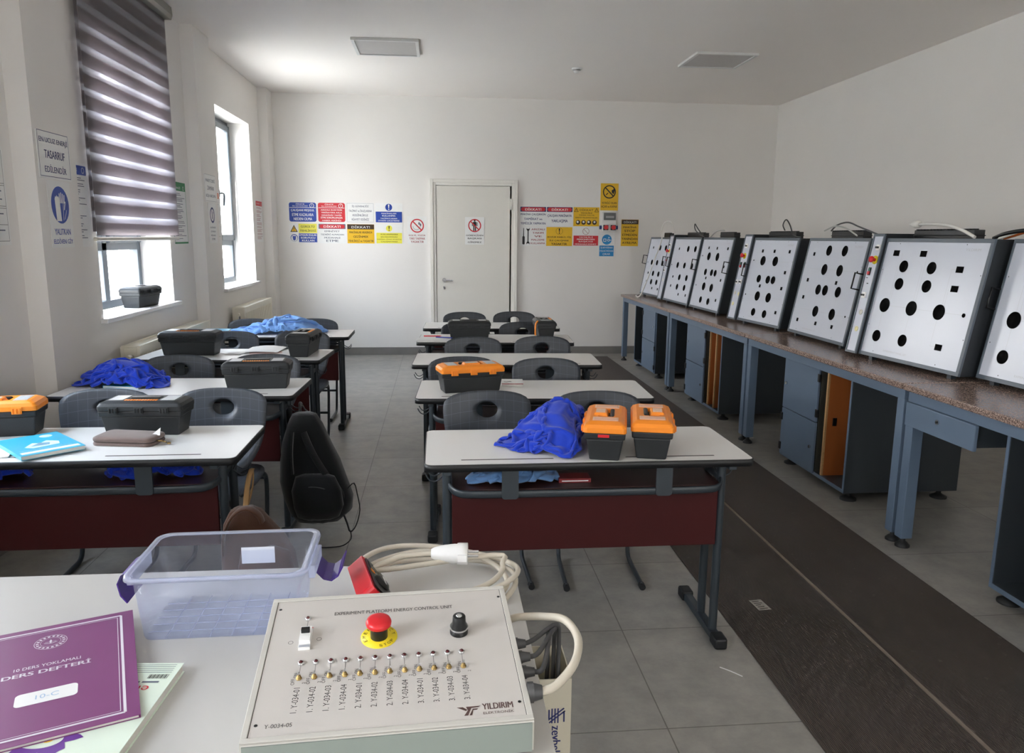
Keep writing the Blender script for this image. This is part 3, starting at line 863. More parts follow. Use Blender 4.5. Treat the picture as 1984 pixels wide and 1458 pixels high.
def console(k, bl, br, strip, handles, label, lift=0):
    """sloping cabinet with a white face; strip = metres of separate control strip at its far side"""
    A = Vector((bl[0], bl[1], .868)); B = Vector((br[0], br[1], .868))
    s = (B - A); W = s.length; s.normalize(); d = Vector((-s.y, s.x, 0))
    t = thing('training_console', label, 'control panel', tuple(A), 0, 'sloping training consoles on the workbenches')
    inv = Matrix.Translation(-A)
    up_ = (Vector((0, 0, .69)) + d * .125)
    H = up_.length
    TF = inv @ frame(A, s, up_)                    # x along the face, y up the slope, z out of the face
    TC = inv @ frame(A, d, (0, 0, 1))              # side profile: x into the case, y up, z along -s
    w0 = strip
    c = MB(TC)
    prof = [(.004, .0), (.125 + .002, .688), (.30, .688), (.33, .60), (.36, 0)]
    c.prism(prof, w0, W - .002, CASED)
    c.build('case', t, .002)
    for z in (w0 + .07, W - .10):
        for xq in (.015, .30):
            MB(TC).box((xq, -.023, z), (xq + .03, -.0002, z + .03), STEEL).build('foot_bracket', t)
    f = MB(TF); fw = .021
    for a, b in (((w0, 0), (W, fw)), ((w0, H - fw), (W, H)), ((w0, fw), (w0 + fw * .6, H - fw)), ((W - fw, fw), (W, H - fw))):
        f.box((a[0], a[1], -.006), (b[0], b[1], .008), FRAMEM)
    f.build('face_frame', t, .0015)
    x0, x1, y0, y1 = w0 + fw * .6, W - fw, fw, H - fw
    p = MB(TF); p.box((x0, y0, -.003), (x1, y1, .004), FACE)
    X = lambda u: x0 + (x1 - x0) * u
    Y = lambda v: y0 + (y1 - y0) * v
    for l in LINES.get(k, []):
        p.line(X(l[0]), Y(l[1]), X(l[2]), Y(l[3]), .0013, TRACE, .0043)
    p.text('YILDIRIM', X(.80), Y(.935), X(.93), Y(.955), TRACE, .0043)
    p.text('EXPERIMENT PANEL SET', X(.25), Y(.035), X(.5), Y(.05), TRACE, .0043)
    for u, v in ((.14, .985), (.80, .985), (.14, .02), (.80, .02), (.015, .75), (.015, .25), (.985, .75), (.985, .25)):
        p.disc(X(u), Y(v), .003, BLK, .0046, 8)
    p.build('face_panel', t)
    big = .0385 if k < 6 else .0415
    if k in (1, 2): big = .035
    for q, r in (('L', big), ('M', .0315 if k < 6 else .034), ('D', .006 if k < 6 else .011)):
        for u, v in HOLES[k].get(q, []):
            if k == 5 and q == 'M' and v > .85: r = .036
            MB(TF).lathe([(0, .0042), (r, .0042), (r, .0062), (r - .0025, .0064), (r - .003, .0048), (0, .0048)], HOLE, 26, T=Matrix.Translation((X(u), Y(v), 0)), cap=False).build('socket_opening', t)
    for q, a, b in (('S', .0125, .0125), ('R', .024, .0165)):
        for u, v in HOLES[k].get(q, []):
            MB(TF).box((X(u) - a, Y(v) - b, .0042), (X(u) + a, Y(v) + b, .0062), HOLE).build('module_opening', t)
    for side in handles:
        xx = 0 if side < 0 else W
        if side < 0: xx = w0
        hh = MB(TF); y = H * (.53 if k not in (6, 7) else .50); q = .006
        hh.tube([(xx, y, .0), (xx, y, .055), (xx, y + .10, .055), (xx, y + .10, .0)], .0055, BLKP, 8, sm=1)
        hh.build('side_handle', t)
    if strip:
        g = MB(TC).prism([(-.022, .0), (.125 - .022, .718), (.33, .718), (.36, 0)], .001, w0 - .001, CASED).build('strip_case', t, .001)
        Hs = H * 1.035; TS = inv @ frame(A - d * .024, s, up_)
        e = MB(TS)
        for a, b in (((0, 0), (w0, .014)), ((0, Hs - .014), (w0, Hs)), ((0, .014), (.010, Hs - .014)), ((w0 - .010, .014), (w0, Hs - .014))):
            e.box((a[0], a[1], -.004), (b[0], b[1], .008), FRAMEM)
        e.build('strip_frame', t, .001)
        MB(TS).box((.010, .014, -.002), (w0 - .010, Hs - .014, .003), FACE).build('control_strip', t)
        SX = lambda u: .010 + (w0 - .02) * u
        SY = lambda v: .014 + (Hs - .028) * v
        def brk(u, v):
            m = MB(TS).box((SX(u) - .014, SY(v) - .017, .003), (SX(u) + .014, SY(v) + .017, .012), WHT).box((SX(u) - .011, SY(v) - .006, .012), (SX(u) - .002, SY(v) + .005, .022), BLKP).box((SX(u) + .002, SY(v) - .006, .012), (SX(u) + .011, SY(v) + .005, .022), BLKP)
            m.build('breaker', t)
        def rock(u, v):
            MB(TS).box((SX(u) - .010, SY(v) - .024, .003), (SX(u) + .010, SY(v) + .024, .008), BLKP).box((SX(u) - .008, SY(v) - .020, .008), (SX(u) + .008, SY(v) - .001, .014), REDP).box((SX(u) - .008, SY(v) + .002, .008), (SX(u) + .008, SY(v) + .020, .011), M('green_plastic', '#17503f', .4)).build('rocker_switch', t)
        def sock(u, v, col):
            MB(TS).lathe([(.016, .003), (.016, .006), (.012, .006), (.011, .004)], col, 20, T=Matrix.Translation((SX(u), SY(v), 0)), cap=False).disc(SX(u), SY(v), .0112, col, .0043, 18).build('round_socket', t)
        es = (.654, .798) if k == 6 else (.453, .762)
        r_ = MB(TS).lathe([(.026, .003), (.026, .005), (.0, .005)], YELP, 22, T=Matrix.Translation((SX(es[0]), SY(es[1]), 0)), cap=False)
        r_.build('yellow_ring', t)
        MB(TS).lathe([(.010, .005), (.010, .022), (.018, .024), (.0195, .030), (.016, .038), (.0, .040)], REDP, 20, T=Matrix.Translation((SX(es[0]), SY(es[1]), 0)), cap=False).build('emergency_button', t)
        if k == 6:
            brk(.735, .904); rock(.37, .697); brk(.445, .49); sock(.543, .342, PANELM); sock(.513, .193, M('cream_yellow_plastic', '#d9d2a0', .4))
            MB(TS).box((SX(.24) - .008, SY(.641) - .002, .003), (SX(.24) + .008, SY(.641) + .002, .0035), BLK).box((SX(.45) - .008, SY(.593) - .003, .003), (SX(.45) + .008, SY(.593) + .003, .0035), BLK).build('printed_mark', t)
        elif k == 4:
            brk(.521, .883); rock(.22, .649); rock(.779, .652); brk(.248, .439); brk(.80, .443); sock(.88, .296, M('cream_yellow_plastic', '#d9d2a0', .4)); sock(.321, .17, M('cream_yellow_plastic', '#d9d2a0', .4)); sock(.285, .304, PANELM)
        else:
            brk(.5, .86); rock(.4, .63); brk(.4, .45); sock(.5, .3, PANELM)
    return TF, W, H, inv
console(1, (2.505, 9.382), (2.548, 8.696), 0, (-1, 1), 'white-faced sloping console farthest from the camera, near the yellow warning sign')
console(2, (2.512, 8.555), (2.534, 7.618), .135, (-1, 1), 'narrow control strip beside a white-faced console, white cable looping over it')
console(3, (2.540, 7.577), (2.556, 6.802), 0, (1,), 'white-faced sloping console with a pair of ovals side by side, third from the back')
console(4, (2.530, 6.442), (2.606, 5.626), .135, (-1,), 'white-faced console whose control strip carries two rocker switches')
console(5, (2.618, 5.498), (2.607, 4.667), 0, (1,), 'white-faced console with two holes at the very top, black handle at its right edge')
console(6, (2.535, 4.473), (2.622, 3.576), .10, (), 'large white-faced console with rectangular cut-outs and a red emergency button strip')
console(7, (2.706, 3.560), (2.75, 2.66), 0, (-1,), 'white-faced console cut off by the picture edge, orange cable above it')

# terminal boxes and loose cables on top of the consoles
def tbox(x, y, l, label, z=1.556, h=.05):
    o = MB(Matrix()).box((-.03, -l / 2, 0), (.03, l / 2, h), M('terminal_black', '#15171a', .4)).box((-.034, -l / 2 - .004, h * .35), (.034, l / 2 + .004, h * .45), M('terminal_black', '#15171a', .4))
    for i in range(int(l / .03)):
        o.box((-.033, -l / 2 + .008 + i * .03, h), (.0, -l / 2 + .022 + i * .03, h + .006), M('terminal_black', '#15171a', .4))
    o = o.build('terminal_box', None, .003)
    o.location = (x, y, z)
    tag(o, label, 'terminal box', 'black terminal boxes on the consoles')
tbox(2.76, 9.09, .22, 'thin black terminal box on the console farthest away')
tbox(2.78, 8.12, .52, 'long black terminal box on the second console from the back')
tbox(2.80, 7.25, .36, 'black terminal box on the console with a pair of side by side ovals')
tbox(2.80, 6.05, .50, 'black terminal box on the console with two rocker switches')
tbox(2.84, 5.12, .42, 'black terminal box with arching grey cables, on the console with top holes')
tbox(2.84, 4.10, .52, 'black terminal box under a white plug, on the large console')
tbox(2.98, 3.10, .60, 'tall black terminal box under the orange cable', h=.10)
def cable(pts, r, m, label, group='loose cables on the consoles', sm=5):
    q = Vector(pts[0])
    o = MB(Matrix.Translation(-q)).tube(pts, r, m, 8, sm=sm).build('cable')
    o.location = q
    tag(o, label, 'cable', group)
cable([(2.66, 8.56, 1.575), (2.66, 8.60, 1.66), (2.65, 8.72, 1.735), (2.62, 8.86, 1.72), (2.60, 8.88, 1.62), (2.58, 8.80, 1.52), (2.44, 8.60, 1.28), (2.40, 8.66, 1.10), (2.38, 8.86, .90), (2.38, 9.00, .853), (2.42, 9.25, .852), (2.47, 9.36, .855)], .007, M('white_cable', '#d8d6d0', .4), 'white cable looping over the control strip down to the far bench')
cable([(2.75, 7.95, 1.607), (2.72, 7.98, 1.66), (2.72, 8.06, 1.70), (2.72, 8.04, 1.64), (2.72, 7.86, 1.58), (2.72, 7.75, 1.566)], .005, DGREY, 'grey cable kinked over the second console from the back')
cable([(2.74, 7.62, 1.562), (2.74, 7.52, 1.60), (2.76, 7.45, 1.628), (2.78, 7.35, 1.627)], .006, M('pale_grey_cable', '#b6b6b2', .4), 'pale grey cable running onto the terminal box above the paired ovals')
cable([(2.76, 5.98, 1.616), (2.74, 5.98, 1.66), (2.74, 5.93, 1.70), (2.74, 5.86, 1.66), (2.74, 5.78, 1.58), (2.76, 5.70, 1.566)], .005, DGREY, 'grey cable loop standing up over the two rocker switch console')
cable([(2.80, 5.32, 1.61), (2.80, 5.24, 1.65), (2.80, 5.10, 1.665), (2.80, 4.96, 1.635), (2.80, 4.80, 1.60), (2.80, 4.66, 1.568)], .0055, DGREY, 'grey cable arching over the console with top holes')
cable([(2.76, 5.34, 1.61), (2.76, 5.20, 1.64), (2.76, 5.05, 1.625), (2.76, 4.90, 1.575)], .0055, M('pale_grey_cable', '#b6b6b2', .4), 'pale grey cable lying across the console with top holes')
cable([(2.78, 4.27, 1.640), (2.76, 4.15, 1.640), (2.76, 3.98, 1.628), (2.76, 3.86, 1.600), (2.77, 3.78, 1.566)], .009, M('white_cable', '#d8d6d0', .4), 'thick white cable with a plug on the large console')
o = MB().lathe([(.012, 0), (.021, .004), (.022, .03), (.012, .05), (.008, .07)], M('white_cable', '#d8d6d0', .4), 16, T=Matrix.Rotation(math.radians(-90), 4, 'X')).build('power_plug'); o.location = (2.78, 4.27, 1.64); o.rotation_euler = (0, 0, PI * 0 + .2); tag(o, 'white mains plug lying on the terminal box of the large console', 'plug')
cable([(2.84, 3.66, 1.562), (2.86, 3.52, 1.60), (2.90, 3.40, 1.640), (2.95, 3.27, 1.668), (2.98, 3.10, 1.672), (3.0, 2.8, 1.672)], .008, ORCAB, 'orange cable draped onto the tall terminal box')
cable([(2.80, 3.64, 1.562), (2.83, 3.50, 1.61), (2.88, 3.36, 1.660), (2.95, 3.20, 1.70), (2.99, 2.9, 1.69)], .008, M('white_cable', '#d8d6d0', .4), 'white cable draped beside the orange cable')
cable([(2.80, 3.68, 1.562), (2.80, 3.60, 1.585), (2.82, 3.50, 1.60), (2.86, 3.40, 1.60), (2.9, 3.25, 1.58)], .010, BLKP, 'black cable end beside the orange cable')

# rubber mats on the floor
for x0, x1, l in ((1.168, 1.672, 'ribbed brown rubber mat strip next to the desks'), (1.690, 2.212, 'ribbed brown rubber mat strip next to the workbenches')):
    o = MB(Matrix.Translation((-(x0 + x1) / 2, -4, 0))).box((x0, -1.6, .0005), (x1, 9.83, .005), MATM).build('rubber_mat', None, .001)
    o.location = ((x0 + x1) / 2, 4, 0)
    tag(o, l, 'mat', 'rubber mats along the benches')
o = MB(Matrix.Translation((-1.68, -4, 0))).box((1.672, -1.6, .0002), (1.690, 9.83, .003), M('mat_seam_dust', '#7d7164', .8, var=.2)).build('floor_strip'); o.location = (1.68, 4, 0); tag(o, 'pale dusty joint strip between the two brown rubber mats', 'strip')
st = MB().box((-.028, -.045, 0), (.028, .045, .0006), M('worn_label', '#9a958c', .6)); 
for i in range(5):
    st.box((-.02, -.036 + i * .016, .0006), (.018 - .007 * (i % 3), -.030 + i * .016, .0009), M('ribbed_rubber', '#463c35'))
st = st.build('sticker'); st.location = (1.36, 2.93, .0052); st.rotation_euler = (0, 0, .1); tag(st, 'small worn pale sticker on the brown rubber mat', 'sticker')
sc = MB().tube([(-.03, .03, .002), (0, .0, .0025), (.03, -.035, .002)], .0018, PAPER, 6).build('wire_scrap'); sc.location = (1.045, 2.45, 0); tag(sc, 'thin white scrap of wire on the grey floor tiles', 'scrap')

# ------------------------------------------------------------------ ceiling lamps, detector, blind, radiators
for cx, cy, l in ((-.46, 7.58, 'square flush ceiling lamp nearer the windows'), (2.73, 7.68, 'square flush ceiling lamp nearer the workbenches')):
    t = thing('ceiling_lamp', l, 'ceiling lamp', (cx, cy, ZC), 0, 'square ceiling lamps')
    b = MB()
    for a, c in (((-.3, -.3), (.3, -.27)), ((-.3, .27), (.3, .3)), ((-.3, -.27), (-.27, .27)), ((.27, -.27), (.3, .27))):
        b.box((a[0], a[1], -.022), (c[0], c[1], 0), LAMPF)
    b.build('lamp_frame', t, .002)
    MB().box((-.27, -.27, -.014), (.27, .27, -.001), LAMPD).build('diffuser', t)
t = thing('smoke_detector', 'small white smoke detector on the ceiling between the two lamps', 'smoke detector', (1.446, 8.257, ZC))
MB().lathe([(.055, 0), (.055, -.012), (.05, -.016)], LAMPF, 24).build('detector_base', t)
MB().lathe([(.038, -.014), (.038, -.03), (.030, -.045), (.014, -.05)], LAMPF, 20).lathe([(.0385, -.020), (.0385, -.026)], BLKP, 20, cap=False).build('detector_head', t)

def roller_blind(label, low=1.535, dy=0):
    t = thing('roller_blind', label, 'window blind', (XC - .04, 5.74 + dy, 3.2))
    T = Matrix.Translation((-(XC - .04), -5.74, -3.2))
    y0, y1, xb = 4.985, 6.50, XC - .055
    d = MB(T); s_ = MB(T)
    P_ = .124; z0 = low
    def wavy(z): return .004 * math.sin(z * 23)
    for k in range(14):
        za = z0 + P_ * k
        zb = min(za + .078, 3.19)
        if za > 3.17: break
        d.box((xb - .001, y0, za), (xb + .001, y1, zb), BLINDD)
        if zb < 3.19:
            s_.box((xb - .0008, y0, zb), (xb + .0008, y1, min(za + P_, 3.19)), BLINDS)
        # rear run of the same fabric, its dense bands set a little higher
        top = za + .078 + (.030 if za < 2.72 else .055)
        d.box((xb - .022, y0 + .004, za + .022), (xb - .020, y1 - .004, min(top, 3.19)), BLINDD)
        if za + P_ + .022 > top and top < 3.17:
            s_.box((xb - .0218, y0 + .004, top), (xb - .0202, y1 - .004, za + P_ + .022), BLINDS)
    d.build('dense_bands', t); s_.build('sheer_bands', t)
    MB(T).cyl((xb - .010, y0 - .004, low - .023), (xb - .010, y1 + .004, low - .023), .013, M('blind_rail', '#cfcabc', .4), 14).build('bottom_rail', t)
    MB(T).prism([(xb - .055, 3.17), (xb + .05, 3.17), (xb + .06, 3.20), (xb + .055, 3.262), (xb - .055, 3.262)], -(y1 + .01), -(y0 - .02), M('blind_cassette', '#8f8c84', .4), T=frame((0, 0, 0), (1, 0, 0), (0, 0, 1))).build('cassette', t, .004)
    return t
bl0 = roller_blind('grey-brown striped day and night roller blind over the near window')
bl1 = roller_blind('unseen striped roller blind added before the first pier to dim the front left desk', 1.907, -2.88)  # out-of-view blind, added to cut the window light on the left desks
bl0['group'] = bl1['group'] = 'striped roller blinds on the left windows'

def radiator(y0, y1, label):
    zc0, zc1 = .16, .815
    t = thing('radiator', label, 'radiator', (XL + .08, (y0 + y1) / 2, zc0), 0, 'cream panel radiators under the windows')
    T = Matrix.Translation((-(XL + .08), -(y0 + y1) / 2, -zc0))
    xa, xb_ = XL + .040, XL + .165
    MB(T).box((xa, y0, zc0), (xa + .02, y1, zc1 - .01), CREAM).box((xb_ - .02, y0, zc0), (xb_, y1, zc1 - .01), CREAM).box((xa + .0201, y0 + .001, zc0), (xb_ - .0201, y0 + .007, zc1 - .012), CREAM).box((xa + .0201, y1 - .007, zc0), (xb_ - .0201, y1 - .001, zc1 - .012), CREAM).build('body', t, .002)
    g = MB(T)
    g.box((xa + .002, y0 + .006, zc1 - .012), (xa + .02, y1 - .006, zc1), CREAM).box((xb_ - .02, y0 + .006, zc1 - .012), (xb_, y1 - .006, zc1), CREAM)
    k = int((y1 - y0) / .022)
    for i in range(k):
        yy = y0 + .01 + i * .022
        g.box((xa + .02, yy, zc1 - .010), (xb_ - .02, yy + .011, zc1 - .001), CREAM)
    g.build('top_grille', t)
    f = MB(T); n = int((y1 - y0 - .06) / .033)
    for i in range(n):
        yy = y0 + .04 + i * .033
        f.box((xb_, yy, zc0 + .04), (xb_ + .004, yy + .018, zc1 - .06), CREAM)
    f.build('front_ribs', t, .002)
    v = MB(T).cyl((xb_ - .05, y0 + .003, zc1 - .07), (xb_ - .05, y0 - .045, zc1 - .07), .011, CHROME).cyl((xb_ - .05, y0 - .03, zc1 - .075), (xb_ - .05, y0 - .03, zc1 - .12), .012, CHROME).cyl((xb_ - .05, y0 - .03, zc1 - .12), (xb_ - .05, y0 - .03, .10), .009, CREAM).cyl((xb_ - .05, y0 - .045, zc1 - .07), (xb_ - .05, y0 - .085, zc1 - .07), .019, CREAM)
    v.build('valve', t)
    for yy in (y0 + .18, y1 - .18):
        MB(T).box((XL + .0005, yy, zc0 + .05), (xa + .001, yy + .03, zc1 - .08), CREAM).build('wall_bracket', t)
radiator(5.22, 6.82, 'cream panel radiator under the window with the striped blind')
radiator(8.02, 9.32, 'cream panel radiator under the bare far window')

# ------------------------------------------------------------------ signs
def tlines(b, L, x0, x1, yt, yb, m, z=.0036, fill=.66, T=None):
    h = (yt - yb) / len(L); mx = max(len(s) for s in L)
    for i, s in enumerate(L):
        wdt = (x1 - x0) * (.35 + .65 * len(s) / mx)
        c = (x0 + x1) / 2; y = yt - (i + 1) * h + h * (1 - fill) / 2
        b.text(s, c - wdt / 2, y, c + wdt / 2, y + h * fill, m, z, bold=.014)
def sign(name, label, wall, a, z0, w_, h_, draw, group=None, base=WHT, tilt=0, cat='sign', off=0):
    """wall: 'back' (a = x), 'left' (a = y on the recessed wall), 'pier' (a = y on a pier), 'door'"""
    if wall == 'back': O = (a, YB - .0006 - off, z0); fx, fy = (1, 0, 0), (0, 0, 1)
    elif wall == 'door': O = (a, YB - .0206, z0); fx, fy = (1, 0, 0), (0, 0, 1)
    elif wall == 'pier': O = (XC + .0006, a, z0); fx, fy = (0, 1, 0), (0, 0, 1)
    else: O = (XL + .0006, a, z0); fx, fy = (0, 1, 0), (0, 0, 1)
    b = MB(Matrix.Rotation(tilt, 4, 'Z'))
    b.prism(rr(0, 0, w_, h_, .006, 3), 0, .003, base)
    draw(b)
    o = b.build(name)
    o.matrix_world = frame(O, fx, fy)
    tag(o, label, cat, group)
    return o
Z = .0032
def excl(b, x, y, h, m, z=.0038):
    b.poly([(x - h * .13, y + h), (x - h * .05, y + h * .32), (x + h * .05, y + h * .32), (x + h * .13, y + h)], m, z); b.disc(x, y + h * .12, h * .11, m, z, 12)
def header(b, m, bg, txt='DİKKAT!', w_=.35, h_=.25, hh=.062, tm=WHT):
    b.rrect(.006, h_ - .006 - hh, w_ - .006, h_ - .006, .004, bg, .0032)
    b.poly(rr(.016, h_ - hh, w_ - .016, h_ - .012, .024, 6), m, .0034)
    b.text(txt, w_ * .2, h_ - hh * .86, w_ * .8, h_ - hh * .26, tm, .0037, bold=.016)
def no_ring(b, x, y, r, m, z=.0036, t=.17):
    b.ring(x, y, r * (1 - t), r, m, z)
    k = r * .9 * .7071
    b.line(x - k, y + k, x + k, y - k, r * t, m, z + .0003)
GS, GT = 'safety signs on the back wall, left of the door', 'safety signs on the back wall, right of the door'
def d1(b):
    b.rrect(.006, .006, .344, .244, .025, BLUE, Z); b.rect(.012, .178, .338, .184, WHT, .0036)
    tlines(b, ['ÖNCE', 'İŞ GÜVENLİĞİ'], .05, .24, .238, .188, WHT); b.ring(.29, .207, .022, .028, WHT, .0040); b.disc(.29, .207, .022, BLUE, .0038); excl(b, .29, .192, .03, WHT, .0041)
    tlines(b, ['ÇALIŞANI MEŞGUL', 'ETME KAZALARA', 'NEDEN OLMA'], .03, .32, .172, .014, WHT)
sign('safety_sign', 'blue sign about not distracting workers, top row at the far left of the back wall', 'back', -1.883, 1.709, .35, .25, d1, GS)
def d2(b):
    b.rrect(.006, .006, .344, .244, .025, RED, Z); b.rect(.012, .178, .338, .184, WHT, .0036)
    tlines(b, ['ÖNCE', 'İŞ GÜVENLİĞİ'], .05, .24, .238, .188, WHT); b.ring(.29, .207, .022, .028, WHT, .0040); b.disc(.29, .207, .022, RED, .0038); excl(b, .29, .192, .03, WHT, .0041)
    tlines(b, ['ARIZALI ELEKTRİK', 'TESİSATINI ASLA', 'KENDİNİZ TAMİR', 'ETME SORUMLUNUZA', 'HABER VERİNİZ'], .04, .31, .174, .010, WHT)
sign('safety_sign', 'red sign in the top row, second from the left on the back wall', 'back', -1.523, 1.709, .35, .25, d2, GS)
def d3(b):
    b.ring(.175, .125, 0, .001, WHT, Z)
    for q in ((.008, .008, .342, .010), (.008, .240, .342, .242), (.008, .01, .010, .24), (.340, .01, .342, .24)): b.rect(*q, GREYT, Z)
    tlines(b, ['İŞ GÜVENLİĞİ', 'TALİMAT ve İKAZLARINA', 'KESİNLİKLE', 'RİAYET EDİNİZ'], .03, .32, .232, .018, GREYT)
sign('safety_sign', 'white framed sign with grey lettering in the top row, left of the door', 'back', -1.163, 1.709, .35, .25, d3, GS)
def d4(b):
    b.disc(.175, .197, .044, BLUE, Z); excl(b, .175, .162, .07, WHT)
    b.rrect(.008, .008, .342, .142, .004, BLUE, Z)
    tlines(b, ['MAKİNALARI', 'KULLANMA', 'TALİMATLARINA', 'UYARAK ÇALIŞTIRINIZ'], .04, .31, .138, .012, WHT)
sign('safety_sign', 'white and blue sign with a round blue exclamation mark, top row', 'back', -.803, 1.709, .35, .25, d4, GS)
def d5(b):
    b.rect(.115, .128, .344, .244, LYEL, Z); b.rect(.115, .012, .344, .122, BLUE, Z)
    b.poly([(.012, .14), (.104, .14), (.058, .228)], BLK, Z); b.poly([(.026, .148), (.090, .148), (.058, .210)], YEL, .0036); excl(b, .058, .150, .044, BLK)
    b.disc(.058, .066, .046, BLUE, Z); b.disc(.058, .062, .040, WHT, .0035); b.poly([(.036, .088), (.080, .088), (.074, .044), (.058, .03), (.042, .044)], BLUE, .0038)
    tlines(b, ['GÜRÜLTÜ', 'TEHLİKESİ'], .13, .33, .236, .136, M('olive_print', '#5c5a12', .5)); tlines(b, ['UYGUN KULAK', 'KORUYUCU', 'KULLAN'], .122, .338, .12, .016, WHT)
sign('safety_sign', 'yellow and blue noise warning sign with triangle, bottom row at the far left', 'back', -1.883, 1.446, .35, .25, d5, GS)
def d6(b):
    header(b, RED, GREYT); tlines(b, ['EMNİYET', 'TEDBİRİ ALMADAN', 'MÜDAHALE', 'ETME'], .03, .32, .176, .012, GREYT)
sign('safety_sign', 'white sign with a red caution header, bottom row second from the left', 'back', -1.523, 1.446, .35, .25, d6, GS)
def d7(b):
    b.rect(.004, .004, .346, .246, YEL, Z); b.rrect(.006, .182, .344, .244, .004, BROWNP, .0034); b.ring(.175, .213, 0, .001, YEL, .0036)
    b.text('DİKKAT!', .06, .194, .29, .232, WHT, .004); tlines(b, ['MAKİNALAR ARASINDA', 'GEZİNMEK', 'TEHLİKELİ ve YASAKTIR'], .015, .335, .176, .012, BROWNP)
sign('safety_sign', 'deep yellow sign with dark brown header, bottom row left of the door', 'back', -1.163, 1.444, .35, .25, d7, GS)
def d8(b):
    b.disc(.175, .197, .040, LYEL, Z); excl(b, .175, .165, .062, BROWNP)
    b.rrect(.012, .008, .338, .142, .004, LYEL, Z)
    tlines(b, ['KULLANMASINI', 'BİLMEDİĞİNİZ', 'MAKİNA, CİHAZ VE ALETLE', 'ÇALIŞMAYINIZ'], .02, .33, .138, .014, M('olive_print', '#5c5a12', .5), fill=.55)
sign('safety_sign', 'white and pale yellow sign with a small yellow exclamation circle, bottom row', 'back', -.803, 1.443, .35, .25, d8, GS)
def d9(b):
    no_ring(b, .125, .232, .088, RED)
    b.add(*(lambda n: ([(.118 + r * math.cos(PI + PI * i / n), .228 + r * math.sin(PI + PI * i / n), .0033) for r in (.045, .049) for i in range(n + 1)], [(i, n + 1 + i, n + 2 + i, i + 1) for i in range(n)]))(14), GREYT)
    b.disc(.150, .262, .010, GREYT, .0033, 12, ry=.018); b.disc(.168, .245, .010, GREYT, .0033, 12, ry=.018)
    tlines(b, ['KOLYE, YÜZÜK', 'TAKI TAKMAK', 'YASAKTIR'], .018, .232, .132, .008, PINKT)
sign('safety_sign', 'white upright sign with red ring banning jewellery, just left of the door', 'back', -.395, 1.446, .25, .35, d9, GS)
def d10(b):
    b.disc(.125, .305, .012, BLK, .0034); b.poly(rr(.103, .235, .147, .291, .010, 4), BLK, .0034); b.rect(.090, .235, .099, .285, BLK, .0034); b.rect(.151, .235, .160, .285, BLK, .0034); b.rect(.107, .175, .122, .24, BLK, .0034); b.rect(.128, .175, .143, .24, BLK, .0034)
    no_ring(b, .125, .243, .084, RED, z=.0038)
    tlines(b, ['GÖREVLİDEN', 'BAŞKASI', 'GİREMEZ'], .015, .235, .142, .012, BLK, fill=.58)
sign('safety_sign', 'white no-entry sign with a standing figure, fixed on the door', 'door', .346, 1.445, .25, .35, d10)
def d11(b):
    header(b, RED, NAVY); tlines(b, ['MAKİNA ÇALIŞIRKEN', 'TAMİRAT ve', 'TEMİZLİK YAPMAYIN'], .012, .338, .178, .010, NAVY)
sign('safety_sign', 'white sign with a red header directly right of the door, top row', 'back', 1.060, 1.691, .345, .25, d11, GT)
def d12(b):
    header(b, RED, NAVY); tlines(b, ['ÇALIŞAN MAKİNAYA', 'YAKLAŞMA'], .016, .334, .172, .028, NAVY)
sign('safety_sign', 'white sign with a red header and two lines, second from the door, top row', 'back', 1.409, 1.691, .35, .25, d12, GT)
def d13(b):
    b.rect(.003, .003, .347, .247, YEL, Z)
    for x in (.04, .31):
        b.poly([(x - .03, .186), (x + .03, .186), (x, .24)], BROWNP, .0034); b.poly([(x - .02, .191), (x + .02, .191), (x, .228)], YEL, .0037); excl(b, x, .193, .024, BROWNP, .004)
    b.text('DİKKAT', .085, .198, .265, .232, BROWNP, .0036); tlines(b, ['TEHLİKE', 'YÜKSEK VOLTAJ', 'EMNİYET MALZEMESİ KULLAN'], .03, .32, .19, .10, BROWNP)
    for i in range(4):
        b.disc(.066 + i * .073, .052, .030, BROWNP, .0034, 20); b.disc(.060 + i * .073 + .006 * (i % 2), .058, .014, WHT, .0037, 12)
sign('safety_sign', 'yellow high voltage sign with four round symbols, top row', 'back', 1.764, 1.691, .345, .25, d13, GT)
def d14(b):
    b.poly([(.043, .09), (.046, .225), (.050, .235), (.054, .225), (.057, .09)], BLK, Z); b.poly(rr(.034, .018, .066, .125, .012, 4), BLK, .0034)
    b.poly(rr(.102, .05, .116, .20, .004, 3), BLK, Z)
    for y, sg in ((.21, 1), (.04, -1)):
        b.poly([(.102, y - sg * .018), (.088, y), (.090, y + sg * .022), (.100, y + sg * .008), (.118, y + sg * .008), (.128, y + sg * .022), (.130, y), (.116, y - sg * .018)] if sg > 0 else [(.116, y + .018), (.130, y), (.128, y - .022), (.118, y - .008), (.100, y - .008), (.090, y - .022), (.088, y), (.102, y + .018)], BLK, .0034)
    tlines(b, ['ARIZALI', 'TAKIM', 'VE', 'MALZEME', 'KULLANMA'], .145, .335, .236, .012, PINKT, fill=.5)
sign('safety_sign', 'white sign with black screwdriver and spanner, bottom row right of the door', 'back', 1.062, 1.434, .345, .25, d14, GT)
def d15(b):
    b.rect(.003, .003, .347, .247, YEL, Z); b.ring(.175, .195, .042, .045, BROWNP, .0035); excl(b, .175, .160, .07, BLK)
    tlines(b, ['BOZUK KABLO, FİŞ', 'İLE ÇALIŞMAK', 'YASAKTIR'], .02, .33, .142, .006, BROWNP)
sign('safety_sign', 'yellow sign about damaged cable with large exclamation mark, bottom row', 'back', 1.409, 1.432, .35, .25, d15, GT)
def d16(b):
    no_ring(b, .172, .192, .044, PINKT, t=.10); b.rect(.008, .008, .338, .136, RED, Z)
    tlines(b, ['YETKİLİ', 'PERSONELDEN', 'BAŞKASI', 'MÜDAHALE EDEMEZ'], .03, .315, .133, .012, WHT)
